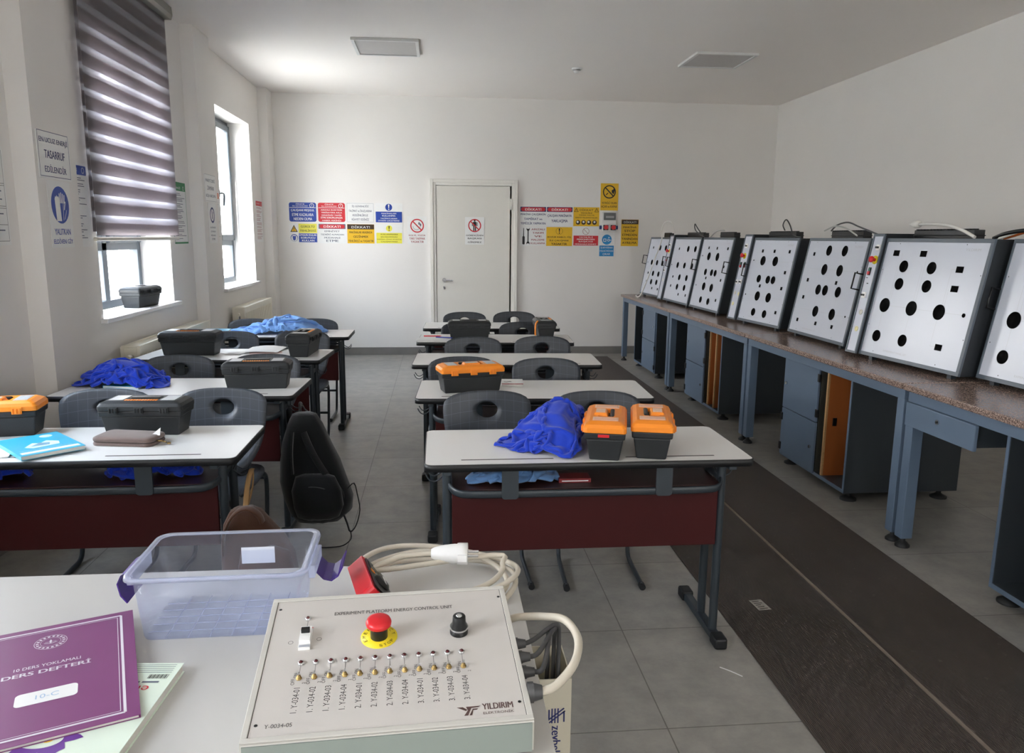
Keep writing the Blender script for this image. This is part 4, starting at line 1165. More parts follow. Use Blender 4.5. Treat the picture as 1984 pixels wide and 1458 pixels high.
sign('safety_sign', 'white and red sign with a small crossed circle, bottom row below the yellow one', 'back', 1.766, 1.436, .335, .25, d16, GT)
def d17(b):
    b.rect(.002, .002, .238, .348, YEL, Z)
    b.poly([(.148, .262), (.170, .272), (.178, .30), (.19, .262), (.176, .21), (.15, .232)], BLK, .0034); b.line(.075, .20, .10, .225, .012, BROWNP, .0034)
    no_ring(b, .118, .240, .086, BLK, z=.0038); tlines(b, ['YETKİLİ OLAN', 'AÇAR ve KAPAR'], .015, .225, .130, .022, BROWNP)
sign('safety_sign', 'yellow upright sign with a black crossed ring above the socket box', 'back', 2.118, 1.898, .24, .35, d17, GT)
def d18(b):
    b.rect(.008, .008, .202, .148, CYAN, Z); b.disc(.105, .225, .066, CYAN, Z, 28)
    b.poly(rr(.058, .198, .098, .238, .006, 3), WHT, .0035); b.disc(.078, .218, .014, CYAN, .0038, 14); b.ring(.128, .218, .010, .017, WHT, .0035); b.rect(.145, .214, .166, .222, WHT, .0035); b.poly([(.12, .253), (.14, .262), (.14, .244)], WHT, .0035)
    tlines(b, ['İŞ BİTTİĞİNDE', 'FİŞLERİ PRİZDEN', 'ÇIKAR'], .016, .194, .142, .012, WHT)
sign('safety_sign', 'white and sky blue unplug sign under the socket box', 'back', 2.116, 1.298, .21, .315, d18, GT)
def d19(b):
    b.rect(.002, .002, .235, .348, YEL, Z); b.rect(.006, .288, .231, .346, BROWNP, .0034); b.text('DİKKAT!', .035, .30, .205, .334, WHT, .0037)
    tlines(b, ['MAKİNA', 'STOP', 'ETMEDEN', 'YANINDAN', 'AYRILMA'], .012, .225, .278, .02, BROWNP, fill=.58)
sign('safety_sign', 'yellow upright sign with brown header, the one closest to the workbenches', 'back', 2.408, 1.438, .237, .35, d19, GT)
# piers
GP = 'signs on the window wall piers'
def e1(b):
    for q in ((.010, .010, .340, .013), (.010, .237, .340, .240), (.010, .013, .013, .237), (.337, .013, .340, .237)): b.rect(*q, NAVY, Z)
    tlines(b, ['EN UCUZ ENERJİ', 'TASARRUF', 'EDİLENDİR'], .025, .328, .232, .018, NAVY, fill=.58)
sign('wall_sign', 'large framed white sign about saving energy on the nearest pier', 'pier', 4.238, 1.827, .35, .24, e1, GP)
def e2(b):
    b.disc(.125, .225, .098, BLUE, Z, 32)
    b.poly([(.075, .14), (.128, .14), (.122, .235), (.118, .262), (.108, .272), (.10, .266), (.092, .276), (.084, .266), (.076, .270), (.068, .255)], WHT, .0036)
    for i in range(4):
        b.line(.128 + .014 * i, .235, .122 + .018 * i, .292 - .006 * abs(i - 1), .009, WHT, .0036)
    b.line(.165, .20, .182, .245, .008, WHT, .0036); b.line(.150, .145, .160, .24, .004, WHT, .0036); b.line(.165, .15, .19, .20, .004, WHT, .0036)
    tlines(b, ['YALITKAN', 'ELDİVEN GİY'], .020, .232, .108, .012, BLUE, fill=.66)
sign('wall_sign', 'white sign with a blue circle showing gloves, on the nearest pier', 'pier', 4.300, 1.470, .25, .35, e2, GP)
def e3(b):
    for q in ((.010, .010, .340, .012), (.010, .238, .340, .240), (.010, .012, .012, .238), (.338, .012, .340, .238)): b.rect(*q, GREYT, Z)
    tlines(b, ['PAREYİ ZEKİ', 'ZAMANI', 'BOŞA HARCAMA'], .03, .32, .228, .02, GREYT, fill=.5)
sign('wall_sign', 'framed white sign at the top of the pier between the two windows', 'pier', 7.075, 1.828, .345, .24, e3, GP)
def e4(b):
    b.disc(.12, .245, .070, NAVY, Z, 28); b.disc(.12, .245, .052, WHT, .0035, 28); b.poly([(.10, .285), (.115, .29), (.118, .215), (.105, .205)], NAVY, .0038); b.poly([(.135, .28), (.15, .27), (.14, .20), (.128, .21)], NAVY, .0038)
    tlines(b, ['ELDİVENİNİ', 'GİYMEDEN', 'MÜDAHALE', 'ETME'], .035, .20, .155, .015, GREYT, fill=.5)
sign('wall_sign', 'white sign with a small dark blue ring on the pier between the windows', 'pier', 7.140, 1.472, .24, .352, e4, GP)
# posters on the recessed wall
def poster(hd, body, seed, w_=.34, h_=.5, frame_=None):
    def d(b):
        rnd = random.Random(seed)
        if frame_: 
            for q in ((0, 0, w_, .014), (0, h_ - .07, w_, h_), (0, 0, .006, h_), (w_ - .006, 0, w_, h_)): b.rect(*q, frame_, Z)
        else: b.rrect(.012, h_ - .075, w_ - .012, h_ - .02, .008, hd, Z)
        b.text('İŞ GÜVENLİĞİ', .04, h_ - .060, w_ * .62, h_ - .034, WHT, .0036); b.ring(w_ - .055, h_ - .047, .014, .018, WHT, .0036)
        y = h_ - .095
        while y > .03:
            n = rnd.choice((2, 3)); 
            for _ in range(n):
                x1 = w_ * rnd.uniform(.55, .9); s = ''.join(rnd.choice('MAKİNELERİ KULLANIRKEN') for _ in range(20)).strip() or 'M'
                if y < .03: break
                b.rect(.03, y, x1, y + .0045, body, Z); y -= .0125
            y -= .010
    return d
sign('poster', 'white poster with blue header, half hidden beside the striped blind', 'left', 4.700, 1.465, .34, .495, poster(BLUE, GREYT, 1), cat='poster')
sign('poster', 'green-edged poster showing under the far edge of the striped blind', 'left', 6.555, 1.468, .34, .50, poster(GREEN, GREYT, 2, frame_=GREEN), cat='poster')
sign('poster', 'white poster partly hidden behind the pier beside the far window', 'left', 7.575, 1.462, .34, .49, poster(M('orange_print', '#d0602a', .5), GREYT, 3), cat='poster')
sign('poster', 'narrow white poster with red header between far window and corner', 'left', 9.440, 1.460, .34, .495, poster(RED, PINKT, 4), cat='poster')
def pbox(b):
    for q in ((.30, .46), (.19, .29), (.02, .18), (.02, .10)): b.line(.02, q[0], .33, q[0], .002, BLK, Z); b.line(.02, q[1], .33, q[1], .002, BLK, Z)
    b.line(.33, .02, .33, .46, .002, BLK, Z)
    for y in (.40, .36, .26, .22, .15, .07): b.rect(.05, y, .30, y + .006, GREYT, Z)
sign('poster', 'white form with black ruled boxes, cut by the left picture edge', 'left', 3.775, 1.485, .345, .48, pbox, cat='poster')

# socket box on the back wall
t = thing('socket_box', 'white wall socket box with two red socket covers', 'socket box', (2.232, YB, 1.752))
T = Matrix.Translation((-2.232, -YB, -1.752))
b = MB(T); x0, x1 = 2.135, 2.325
b.box((x0, YB - .075, 1.628), (x1, YB - .0035, 1.880), LAMPF); b.box((x0 + .006, YB - .10, 1.628), (x1 - .006, YB - .075, 1.735), LAMPF)
b.build('housing', t, .006)
MB(T).box((x0 + .020, YB - .090, 1.775), (x1 - .012, YB - .076, 1.868), M('smoked_cover', '#585c5c', .2)).box((x0 + .045, YB - .0915, 1.800), (x1 - .035, YB - .090, 1.828), M('breaker_grey', '#8d9190', .4)).build('breaker_window', t, .002)
for x in (2.180, 2.278):
    MB(T).box((x - .034, YB - .112, 1.645), (x + .034, YB - .1005, 1.712), BLKP).cyl((x, YB - .112, 1.680), (x, YB - .140, 1.680), .028, REDP, 22).build('socket_cover', t, .003)
for x, sg in ((x0, -1), (x1, 1)):
    MB(T).cyl((x, YB - .045, 1.680), (x + sg * .025, YB - .045, 1.680), .026, M('blue_plastic', '#1d3a7a', .4), 18).build('side_socket', t)

# ------------------------------------------------------------------ toolboxes
def toolbox(x, y, z, rz, label, lid='orange', scale=1.0, style=0):
    """long axis along local x; latches on the -y side"""
    t = thing('toolbox', label, 'toolbox', (x, y, z), rz, 'portable toolboxes')
    t.scale = (scale, scale, scale)
    LM = TORANGE if lid == 'orange' else TBLACK
    b = MB()
    b.frustum((-.145, -.053, 0), (.145, .053, 0), (-.157, -.066, .080), (.157, .066, .080), TBLACK)
    b.frustum((-.163, -.072, .080), (.163, .072, .080), (-.165, -.074, .104), (.165, .074, .104), TBLACK)
    b.build('body', t, .005)
    # lid: skirt, shoulder and flat top with a sunken grip well
    l = MB()
    q = [(-.168, -.077, .1045, .168, .077), (-.168, -.077, .122, .168, .077), (-.160, -.070, .134, .160, .070), (-.140, -.056, .143, .140, .056)]
    vs = []
    for x0, y0, zz, x1, y1 in q:
        r = .014
        vs.append([(px, py, zz) for px, py in rr(x0, y0, x1, y1, r, 4)])
    n = len(vs[0])
    l.add([p for r in vs for p in r], [(k * n + i, k * n + (i + 1) % n, (k + 1) * n + (i + 1) % n, (k + 1) * n + i) for k in range(3) for i in range(n)] + [tuple(range(n))[::-1]], LM, False)
    # top surface around the well
    top = [(px, py) for px, py in rr(-.140, -.056, .140, .056, .014, 4)]
    wx, wy = .062, .036
    well = [(wx * (1 if math.cos(math.atan2(py, px)) > 0 else -1) if abs(px) / wx > abs(py) / wy else px * wy / max(abs(py), 1e-6), wy * (1 if py > 0 else -1) if abs(px) / wx <= abs(py) / wy else py * wx / max(abs(px), 1e-6)) for px, py in top]
    vs = [(px, py, .143) for px, py in top] + [(px, py, .143) for px, py in well] + [(px, py, .128) for px, py in well]
    l.add(vs, [(i, (i + 1) % n, n + (i + 1) % n, n + i) for i in range(n)] + [(n + i, n + (i + 1) % n, 2 * n + (i + 1) % n, 2 * n + i) for i in range(n)] + [], LM, False)
    l.add(vs, [tuple(range(2 * n, 3 * n))], BLKP, False)
    lid_o = l.build('lid', t, .002)
    h = MB()
    if lid == 'orange':
        h.box((-.057, .014, .1285), (.057, .031, .147), BLKP)
    else:
        h.box((-.06, -.012, .129), (.06, .012, .148), BLKP)
    h.build('handle', t, .006)
    g = MB()
    if lid == 'orange':
        for a, c in ((-.128, -.078), (.078, .128)):
            g = MB(); g.box((a, -.046, .143), (c, .046, .1442), TSTICK if style else TLABEL)
            for i in range(5): g.box((a + .004 + i * .009, -.04, .1442), (a + .008 + i * .009, .04, .1447), M('label_rib', '#c99a82', .5) if not style else TSTICK)
            g.build('label_panel', lid_o)
        g = MB().frustum((-.050, -.050, .1285), (.050, .010, .1285), (-.040, -.044, .1505), (.040, .002, .1505), LM)
        g.build('grip_cover', lid_o, .004)
        MB().box((-.032, -.038, .1505), (.032, -.004, .1514), TLABEL if not style else TSTICK).build('label_panel', lid_o)
    else:
        for a in (-.130, .074): MB().box((a, -.044, .143), (a + .056, .044, .1440), TSTICK).build('label_panel', lid_o)
        g = MB()
        for i in range(12): g.box((-.064 + i * .011, -.054, .141), (-.057 + i * .011, -.038, .1455), TORANGE)
        if style != 2: g.build('orange_ribs', lid_o)
    for xx in (-.10, 0, .10):
        k = MB().box((xx - .018, -.083, .094), (xx + .018, -.0772, .120), LM if lid == 'orange' else TBLACK)
        for dx in (-.016, -.004, .008): k.box((xx + dx, -.087, .098), (xx + dx + .006, -.083, .116), LM if lid == 'orange' else TBLACK)
        k.build('latch', t, .001)
    return t
R_ = math.radians
tb = toolbox(.622, 2.745, .760, R_(-104), 'orange-lidded toolbox touching the cobalt coat on the front right desk')
MB().box((.1652, -.024, .090), (.1675, .016, .100), REDP).build('red_clasp', tb)
toolbox(.796, 2.748, .760, R_(76), 'orange-lidded toolbox on the right of the pair on the front right desk')
toolbox(.158, 3.905, .760, R_(13), 'orange-lidded toolbox standing alone behind a chair, second desk of the right row', style=1)
toolbox(.236, 5.975, .760, R_(0), 'long black toolbox on the left end of the fourth desk in the right row', lid='black', style=2)
t2 = toolbox(.842, 6.07, .760, R_(90), 'black toolbox end-on with an orange strap, fourth desk of the right row', lid='black')
MB().tube([(-.150, .070, .140), (-.165, .088, .12), (-.17, .092, .07), (-.168, .090, .03)], .007, TORANGE, 6).build('orange_strap', t2)
toolbox(-1.172, 3.122, .760, R_(-3), 'black toolbox with orange ribs and stickers, directly behind the brown pencil case', lid='black', scale=.98)
toolbox(-1.745, 3.120, .760, R_(9), 'orange-lidded toolbox cut by the left picture edge, above the turquoise book', style=1)
toolbox(-.945, 4.045, .760, R_(3), 'black toolbox with an orange handle frame beside the cobalt coat desk aisle end', lid='black', scale=1.02)
toolbox(-1.640, 5.215, .760, R_(-3), 'large black toolbox in front of the near radiator', lid='black', scale=1.13)
toolbox(-.905, 5.215, .760, R_(86), 'black toolbox seen end-on at the aisle side of the third left desk', lid='black', scale=1.08)
toolbox(-2.225, 5.985, 1.0115, R_(84), 'black toolbox standing on the window sill under the blind', lid='black', scale=1.06, style=2)

# ------------------------------------------------------------------ crumpled clothes
import numpy as np
def garment(name, label, cat, outline, peaks, m, z0=.760, seed=1, fold=.07, size=2.1, rest=1.3, n=72, group=None):
    """a square of cloth pushed together inside an outline and let settle under gravity on the table and on a low
    core of itself (heights given by peaks); folds come from the length of the cloth having to go somewhere"""
    rng = np.random.RandomState(seed)
    O = np.array(outline); c = O.mean(0)
    ang = np.arctan2(O[:, 1] - c[1], O[:, 0] - c[0]); od = np.argsort(ang); ang = ang[od]; rad = np.hypot(*(O[od] - c).T)
    A3 = np.r_[ang - 2 * PI, ang, ang + 2 * PI]; R3 = np.r_[rad, rad, rad]
    R = lambda x, y: np.interp(np.arctan2(y - c[1], x - c[0]), A3, R3)
    def core(x, y):
        sw = np.full(x.shape, 1e-6); sh = np.zeros(x.shape)
        for px, py, ph, pr in peaks:
            w_ = np.exp(-((x - px) ** 2 + (y - py) ** 2) / (pr * pr)); sw += w_; sh += w_ * ph
        q = np.clip(np.hypot(x - c[0], y - c[1]) / R(x, y), 0, 1)
        return np.maximum(sh / sw * (1 - np.minimum(1, q * 1.08) ** 2.6) * rest, 0)
    def sm_noise(k):
        g = rng.randn(k, k); t = np.linspace(0, k - 1.001, n); i = t.astype(int); f = t - i; f = f * f * (3 - 2 * f)
        a = g[np.minimum(i, k - 1)] * (1 - f)[:, None] + g[np.minimum(i + 1, k - 1)] * f[:, None]
        return a[:, np.minimum(i, k - 1)] * (1 - f)[None, :] + a[:, np.minimum(i + 1, k - 1)] * f[None, :]
    u, v = np.meshgrid(np.linspace(-1, 1, n), np.linspace(-1, 1, n), indexing='ij')
    mx = np.maximum(abs(u), abs(v)); hy = np.hypot(u, v) + 1e-9
    du, dv = u * mx / hy, v * mx / hy
    th = np.arctan2(dv, du); rr_ = np.hypot(du, dv)
    Rr = np.interp(th, A3, R3)
    P = np.stack([c[0] + np.cos(th) * rr_ * Rr, c[1] + np.sin(th) * rr_ * Rr, np.zeros_like(u)], -1)
    zt = 0
    P[..., 2] = core(P[..., 0], P[..., 1]) * 1.3 + .03 + fold * (.6 * sm_noise(7) + .6 * sm_noise(13) + .15 * sm_noise(26))
    P[..., 0] += .02 * sm_noise(9); P[..., 1] += .02 * sm_noise(9)
    W_ = 2 * rad.mean() * size * .886
    L = W_ / (n - 1)
    V = np.zeros_like(P)
    def con(a, b, l, k):
        d = b - a; ln = np.sqrt((d * d).sum(-1, keepdims=True)) + 1e-9
        q = d * ((ln - l) / ln * .5 * k)
        a += q; b -= q
    S = slice
    def edges(di, dj, l, k):
        # colour the edges so that no vertex is touched twice in one pass
        for par in (0, 1):
            if di:
                st = di * 2
                for o_ in range(di):
                    i0 = np.arange(par * di + o_, n - di, st)
                    if not len(i0): continue
                    if dj >= 0:
                        a = P[i0][:, :n - dj].copy(); b = P[i0 + di][:, dj:].copy(); con(a, b, l, k)
                        t_ = P[i0]; t_[:, :n - dj] = a; P[i0] = t_; t_ = P[i0 + di]; t_[:, dj:] = b; P[i0 + di] = t_
                    else:
                        a = P[i0][:, -dj:].copy(); b = P[i0 + di][:, :n + dj].copy(); con(a, b, l, k)
                        t_ = P[i0]; t_[:, -dj:] = a; P[i0] = t_; t_ = P[i0 + di]; t_[:, :n + dj] = b; P[i0 + di] = t_
            else:
                st = dj * 2
                for o_ in range(dj):
                    j0 = np.arange(par * dj + o_, n - dj, st)
                    a = P[:, j0].copy(); b = P[:, j0 + dj].copy(); con(a, b, l, k); P[:, j0] = a; P[:, j0 + dj] = b
    for step in range(60):
        old = P.copy()
        V[..., 2] -= .0011
        P += V
        for it in range(5):
            edges(1, 0, L, 1); edges(0, 1, L, 1); edges(1, 1, L * 1.4142, .6); edges(1, -1, L * 1.4142, .6)
            edges(2, 0, 2 * L, .5); edges(0, 2, 2 * L, .5)
            q = np.hypot(P[..., 0] - c[0], P[..., 1] - c[1]); lim = R(P[..., 0], P[..., 1])
            k = np.where(q > lim, lim / q, 1)[..., None]
            P[..., :2] = c + (P[..., :2] - c) * (1 + (k - 1) * .6)
            fl = np.maximum(core(P[..., 0], P[..., 1]), .0025)
            P[..., 2] = np.maximum(P[..., 2], fl)
        V = (P - old) * .72
        V[P[..., 2] < fl + .002] *= .4
    b = MB(Matrix.Translation((-c[0], -c[1], 0)))
    b.add([tuple(p) for p in P.reshape(-1, 3)], [(i * n + j, (i + 1) * n + j, (i + 1) * n + j + 1, i * n + j + 1) for i in range(n - 1) for j in range(n - 1)], m, True)
    o = b.build(name)
    o.location = (c[0], c[1], z0)
    so_ = o.modifiers.new('thickness', 'SOLIDIFY'); so_.thickness = .0018; so_.offset = 0
    su = o.modifiers.new('smooth', 'SUBSURF'); su.levels = su.render_levels = 1
    return tag(o, label, cat, group)
garment('work_coat', 'cobalt blue work coat heaped beside the two orange-lidded toolboxes', 'coat',
        [(.185, 2.855), (.235, 2.775), (.33, 2.700), (.44, 2.620), (.520, 2.628), (.530, 2.72), (.545, 2.80), (.580, 2.90), (.62, 3.03), (.54, 3.06), (.42, 3.04), (.35, 2.97), (.270, 2.90)],
        [(.46, 2.78, .105, .06), (.50, 2.88, .135, .06), (.55, 2.97, .150, .06), (.42, 2.92, .115, .06), (.36, 2.86, .075, .05), (.28, 2.82, .025, .05), (.21, 2.84, .008, .04), (.49, 2.68, .085, .05), (.38, 2.74, .05, .05)], COBALT, seed=3)
garment('work_coat', 'cobalt blue work coat heaped at the window end of the second left desk', 'coat',
        [(-1.93, 4.13), (-1.86, 4.06), (-1.74, 4.03), (-1.62, 4.02), (-1.50, 4.01), (-1.40, 4.06), (-1.41, 4.16), (-1.48, 4.25), (-1.62, 4.31), (-1.74, 4.32), (-1.85, 4.26)],
        [(-1.72, 4.17, .105, .08), (-1.60, 4.17, .095, .08), (-1.49, 4.12, .045, .06), (-1.82, 4.14, .065, .06), (-1.90, 4.12, .015, .04), (-1.65, 4.08, .07, .06)], COBALT, seed=11)
garment('work_shirt', 'light blue work shirt heaped across the last desk by the window wall', 'shirt',
        [(-1.68, 6.27), (-1.52, 6.22), (-1.35, 6.20), (-1.18, 6.22), (-1.00, 6.26), (-.91, 6.36), (-.92, 6.48), (-1.05, 6.54), (-1.25, 6.55), (-1.45, 6.52), (-1.62, 6.44), (-1.72, 6.36)],
        [(-1.45, 6.36, .055, .09), (-1.28, 6.38, .085, .09), (-1.13, 6.40, .105, .09), (-.98, 6.40, .065, .07), (-1.62, 6.32, .02, .08)], SKYB, seed=23)
garment('work_shirt', 'faded blue shirt stuffed on the shelf under the front right desk', 'shirt',
        [(.09, 2.70), (.16, 2.665), (.27, 2.655), (.38, 2.665), (.45, 2.72), (.44, 2.80), (.33, 2.86), (.18, 2.85), (.10, 2.78)],
        [(.20, 2.74, .045, .09), (.33, 2.76, .05, .1)], DULLB, z0=.6485, seed=31, fold=.03, n=50)
garment('work_coat', 'cobalt coat pushed on the shelf below the brown pencil case', 'coat',
        [(-1.27, 2.86), (-1.18, 2.83), (-1.05, 2.84), (-.92, 2.86), (-.88, 2.93), (-.95, 3.0), (-1.1, 3.01), (-1.24, 2.96)],
        [(-1.15, 2.92, .045, .09), (-1.0, 2.93, .045, .1)], COBALT, z0=.6485, seed=41, fold=.03, n=50)
garment('work_coat', 'cobalt coat pushed on the shelf below the turquoise textbook', 'coat',
        [(-1.82, 2.84), (-1.72, 2.80), (-1.60, 2.82), (-1.52, 2.88), (-1.56, 2.98), (-1.7, 3.02), (-1.81, 2.95)],
        [(-1.68, 2.90, .055, .1), (-1.60, 2.91, .045, .07)], COBALT, z0=.6485, seed=47, fold=.03, n=50)

# ------------------------------------------------------------------ books, papers and small things on the desks
def book(name, x, y, z, rz, w_, h_, th, cover, label, draw=None, group=None, cat='book', pages=PAGES, rise=0):
    t = thing(name, label, cat, (x, y, z), rz, group)
    MB().box((-w_ / 2 + .001, -h_ / 2 + .002, .0008), (w_ / 2 - .003, h_ / 2 - .002, th - .0008), pages).build('pages', t)
    c = MB().box((-w_ / 2, -h_ / 2, 0), (w_ / 2, h_ / 2, .0008), cover).box((-w_ / 2, -h_ / 2, .0008), (-w_ / 2 + .001, h_ / 2, th - .0008), cover)
    c.box((-w_ / 2, -h_ / 2, th - .0008), (w_ / 2, h_ / 2, th), cover)
    if draw:
        c.T = Matrix.Translation((0, 0, th)); draw(c)
    c.build('cover', t)
    return t
def turq(b):
    w_, h_ = .20, .27
    b.rect(-.095, -.128, .095, -.10, M('white_stripe', '#cfe8ee', .5), .0004)
    b.poly([(-.06, -.03), (-.02, .02), (.0, .0), (.03, .03), (.06, -.01), (.05, -.05), (-.04, -.06)], M('pale_print', '#bfe3ea', .5), .0004)
    b.poly([(-.04, -.03), (.0, .01), (.03, -.01), (.02, -.04)], M('grey_blue_print', '#6d93a8', .5), .0006)
    b.ring(.05, .10, .0, .022, M('pale_print', '#bfe3ea', .5), .0004)
    b.line(-.09, -.09, .08, -.085, .002, WHT, .0006); b.line(-.09, -.075, .05, -.07, .0015, WHT, .0006)
book('textbook', -1.475, 2.890, .7668, R_(43), .21, .297, .014, TURQ, 'turquoise textbook with white pictures at the left end of the front left desk', turq)
def ruled(b):
    for i in range(9): b.line(-.08, .10 - i * .022, .08, .10 - i * .022, .0008, GREYT, .0003)
book('notebook', -1.665, 2.865, .7604, R_(20), .20, .27, .006, WHT, 'white notebook sticking out at the left of the turquoise textbook', ruled)
book('textbook', -1.625, 4.085, .7604, R_(-14), .20, .10, .012, TURQ, 'turquoise book end peeking from under the cobalt coat')
book('textbook', -1.83, 6.47, .7604, R_(4), .21, .20, .010, TURQ, 'turquoise book on the last left desk beside the light blue shirt')
def redband(b):
    b.rect(-.058, -.074, .058, -.050, M('dark_red_print', '#a01c28', .5), .0003); b.text('TEMEL', -.02, -.066, .02, -.057, WHT, .0006); b.tube([(-.045, .0, .0005), (-.03, -.008, .0005), (-.02, .004, .0005), (-.005, .006, .0005)], .0012, BLK, 5)
book('booklet', .395, 4.075, .7604, R_(-4), .118, .165, .010, WHT, 'small white booklet with a dark red band beside the lone orange-lidded toolbox', redband)
def pap(x, y, rz, w_, h_, label, m=PAPER, z=.7604, draw=None, curl=.01, group='loose papers on the desks'):
    b = MB(); N = 8
    vs = [(-w_ / 2 + w_ * i / N, -h_ / 2 + h_ * j, .0006 + curl * math.sin(i / N * PI) * (.4 + .6 * j) * (1 if i % 2 else .9)) for j in (0, 1) for i in range(N + 1)]
    b.add(vs + [(x_, y_, z_ + .0006) for x_, y_, z_ in vs], [(i, i + 1, N + 2 + i, N + 1 + i) for i in range(N)] + [(2 * N + 2 + i, 2 * N + 3 + i, 3 * N + 4 + i, 3 * N + 3 + i) for i in range(N)], m, True)
    if draw: draw(b)
    o = b.build('paper_sheet'); o.location = (x, y, z); o.rotation_euler = (0, 0, rz)
    return tag(o, label, 'paper', group)
pap(-1.20, 5.36, R_(-3), .24, .26, 'open white sheets between the two black toolboxes', z=.7660, curl=.012)
pap(-1.19, 5.33, R_(14), .21, .25, 'pinkish sheet under the white sheets between the two black toolboxes', M('pinkish_paper', '#d8b9b2', .7), z=.7602, curl=.004)
pap(-1.375, 5.24, R_(8), .10, .16, 'white paper beside the large black toolbox near the radiator', curl=.003)
pap(-.055, 5.965, R_(-8), .21, .29, 'white sheets under the red pen on the fourth right desk', curl=.006)
pap(.060, 6.90, R_(20), .14, .20, 'white paper on the desk nearest the door', curl=.01)
for nm, x, y, rz, m, l in (('pen', -.05, 6.02, -.05, REDP, 'red pen on the white sheets of the fourth right desk'), ('pen', .04, 5.93, -.4, M('blue_pen', '#2a3f9c', .4), 'blue pen beside the long black toolbox on the fourth right desk')):
    b = MB().cyl((-.07, 0, .0045), (.055, 0, .0045), .0045, m, 8).cyl((.055, 0, .0045), (.07, 0, .0045), .0045, m, 8, r1=.001)
    o = b.build(nm); o.location = (x, y, .776 if m is REDP else .768); o.rotation_euler = (0, 0, rz); tag(o, l, 'pen', 'pens on the fourth right desk')
    o.location.z = .7685
b = MB().box((-.06, -.035, 0), (.06, .035, .016), M('dark_red_tin', '#7a1f22', .35)).box((-.05, -.036, .005), (.05, -.0352, .009), WHT)
o = b.build('pencil_tin', None, .003); o.location = (.50, 2.73, .6485); tag(o, 'flat dark red tin on the shelf under the front right desk', 'tin')

# pencil case
t = thing('pencil_case', 'brown fabric pencil case in front of the black toolbox on the front left desk', 'pencil case', (-1.185, 2.962, .7604), R_(-9))
def pad(b, w_, d_, z0, z1, m, puff=.006):
    N = 26; M_ = 10; vs = []; 
    o_ = rr(-w_ / 2, -d_ / 2, w_ / 2, d_ / 2, .028, 6); n = len(o_)
    rings = [(1, z0), (1.01, z0 + .003), (1.012, (z0 + z1) / 2), (1.0, z1 - .003)] + [(k, z1 + puff * (1 - k ** 4)) for k in (.93, .8, .6, .35, .1)]
    for s_, z in rings: vs += [(x * s_, y * s_, z + (0 if s_ > .95 else .0012 * math.sin(x * s_ * 60))) for x, y in o_]
    b.add(vs, [(k * n + i, k * n + (i + 1) % n, (k + 1) * n + (i + 1) % n, (k + 1) * n + i) for k in range(len(rings) - 1) for i in range(n)] + [tuple(range(n))[::-1], tuple(range((len(rings) - 1) * n, len(rings) * n))], m, True)
b = MB(); pad(b, .235, .125, .0, .013, CASEB, .001); b.build('lower_half', t)
b = MB(); pad(b, .235, .125, .016, .031, CASEB, .007); b.build('upper_half', t)
MB().prism(rr(-.116, -.061, .116, .061, .027, 6), .0132, .0160, M('zip_brown', '#3f342f', .6)).build('zipper', t)
MB().tube([(.116, -.02, .015), (.135, -.025, .016), (.145, -.018, .012), (.155, -.02, .010)], .003, BRASS, 6).lathe([(.007, 0), (.007, .006)], BRASS, 10, T=Matrix.Translation((.165, -.02, .004))).build('zip_pull', t)
MB().add([(.085, -.005, .028), (.122, .0, .030), (.120, .012, .058), (.086, -.004, .0285)], [(0, 1, 2), (0, 2, 3)], WHT).build('tag', t)

# backpacks hanging from the desk hooks
def loft(rings, m, n=28, ex=2.6):
    """rings: (cx, cy, z, half width, half depth)"""
    b = MB(); vs = []
    for k, (cx, cy, z, hw, hd) in enumerate(rings):
        for i in range(n):
            a = 2 * PI * i / n; ca, sa = math.cos(a), math.sin(a)
            q = (abs(ca) ** ex + abs(sa) ** ex) ** (-1 / ex)
            w1 = 1 + .05 * noise.noise(Vector((ca * 2, sa * 2, z * 14)))
            vs.append((cx + hw * q * ca * w1, cy + hd * q * sa * w1, z + .008 * noise.noise(Vector((ca * 2, sa * 3, k)))))
    K = len(rings)
    b.add(vs, [(k * n + i, (k + 1) * n + i, (k + 1) * n + (i + 1) % n, k * n + (i + 1) % n) for k in range(K - 1) for i in range(n)] + [tuple(range(n)), tuple(range((K - 1) * n, K * n))[::-1]], m, True)
    return b
X0, Y0 = -.62, 3.76
t = thing('backpack', 'black backpack hanging from the aisle end of the second left desk', 'backpack', (X0, Y0, 0))
T = Matrix.Translation((-X0, -Y0, 0))
def put(b, name, **k):
    b.v = [tuple(T @ Vector(p)) for p in b.v]
    return b.build(name, t, **k)
o = put(loft([(-.675, 3.80, .675, .035, .03), (-.675, 3.80, .665, .06, .045), (-.672, 3.79, .62, .085, .065), (-.665, 3.78, .54, .115, .08), (-.650, 3.77, .44, .145, .095), (-.632, 3.76, .34, .165, .105), (-.612, 3.76, .25, .170, .105), (-.605, 3.76, .18, .150, .10), (-.612, 3.76, .14, .115, .08), (-.62, 3.76, .128, .06, .05)], BPACK), 'bag_body')
put(loft([(-.612, 3.665, .40, .05, .012), (-.610, 3.655, .385, .095, .03), (-.602, 3.645, .32, .12, .042), (-.595, 3.645, .24, .12, .045), (-.60, 3.655, .185, .10, .035), (-.605, 3.665, .165, .06, .02)], BPACK), 'front_pocket')
b = MB().tube([(-.665, 3.70, .60), (-.62, 3.675, .50), (-.56, 3.668, .40), (-.50, 3.68, .32), (-.475, 3.70, .27)], .024, BPACK, 8, rz=.005); put(b, 'shoulder_strap')
b = MB().tube([(-.715, 3.705, .60), (-.72, 3.675, .50), (-.715, 3.66, .40)], .022, BPACK, 8, rz=.005); put(b, 'shoulder_strap')
b = MB().tube([(-.70, 3.84, .665), (-.715, 3.92, .70), (-.724, 4.02, .672), (-.700, 3.97, .655), (-.66, 3.85, .665)], .007, BPACK, 8, rz=.004); put(b, 'carry_loop')
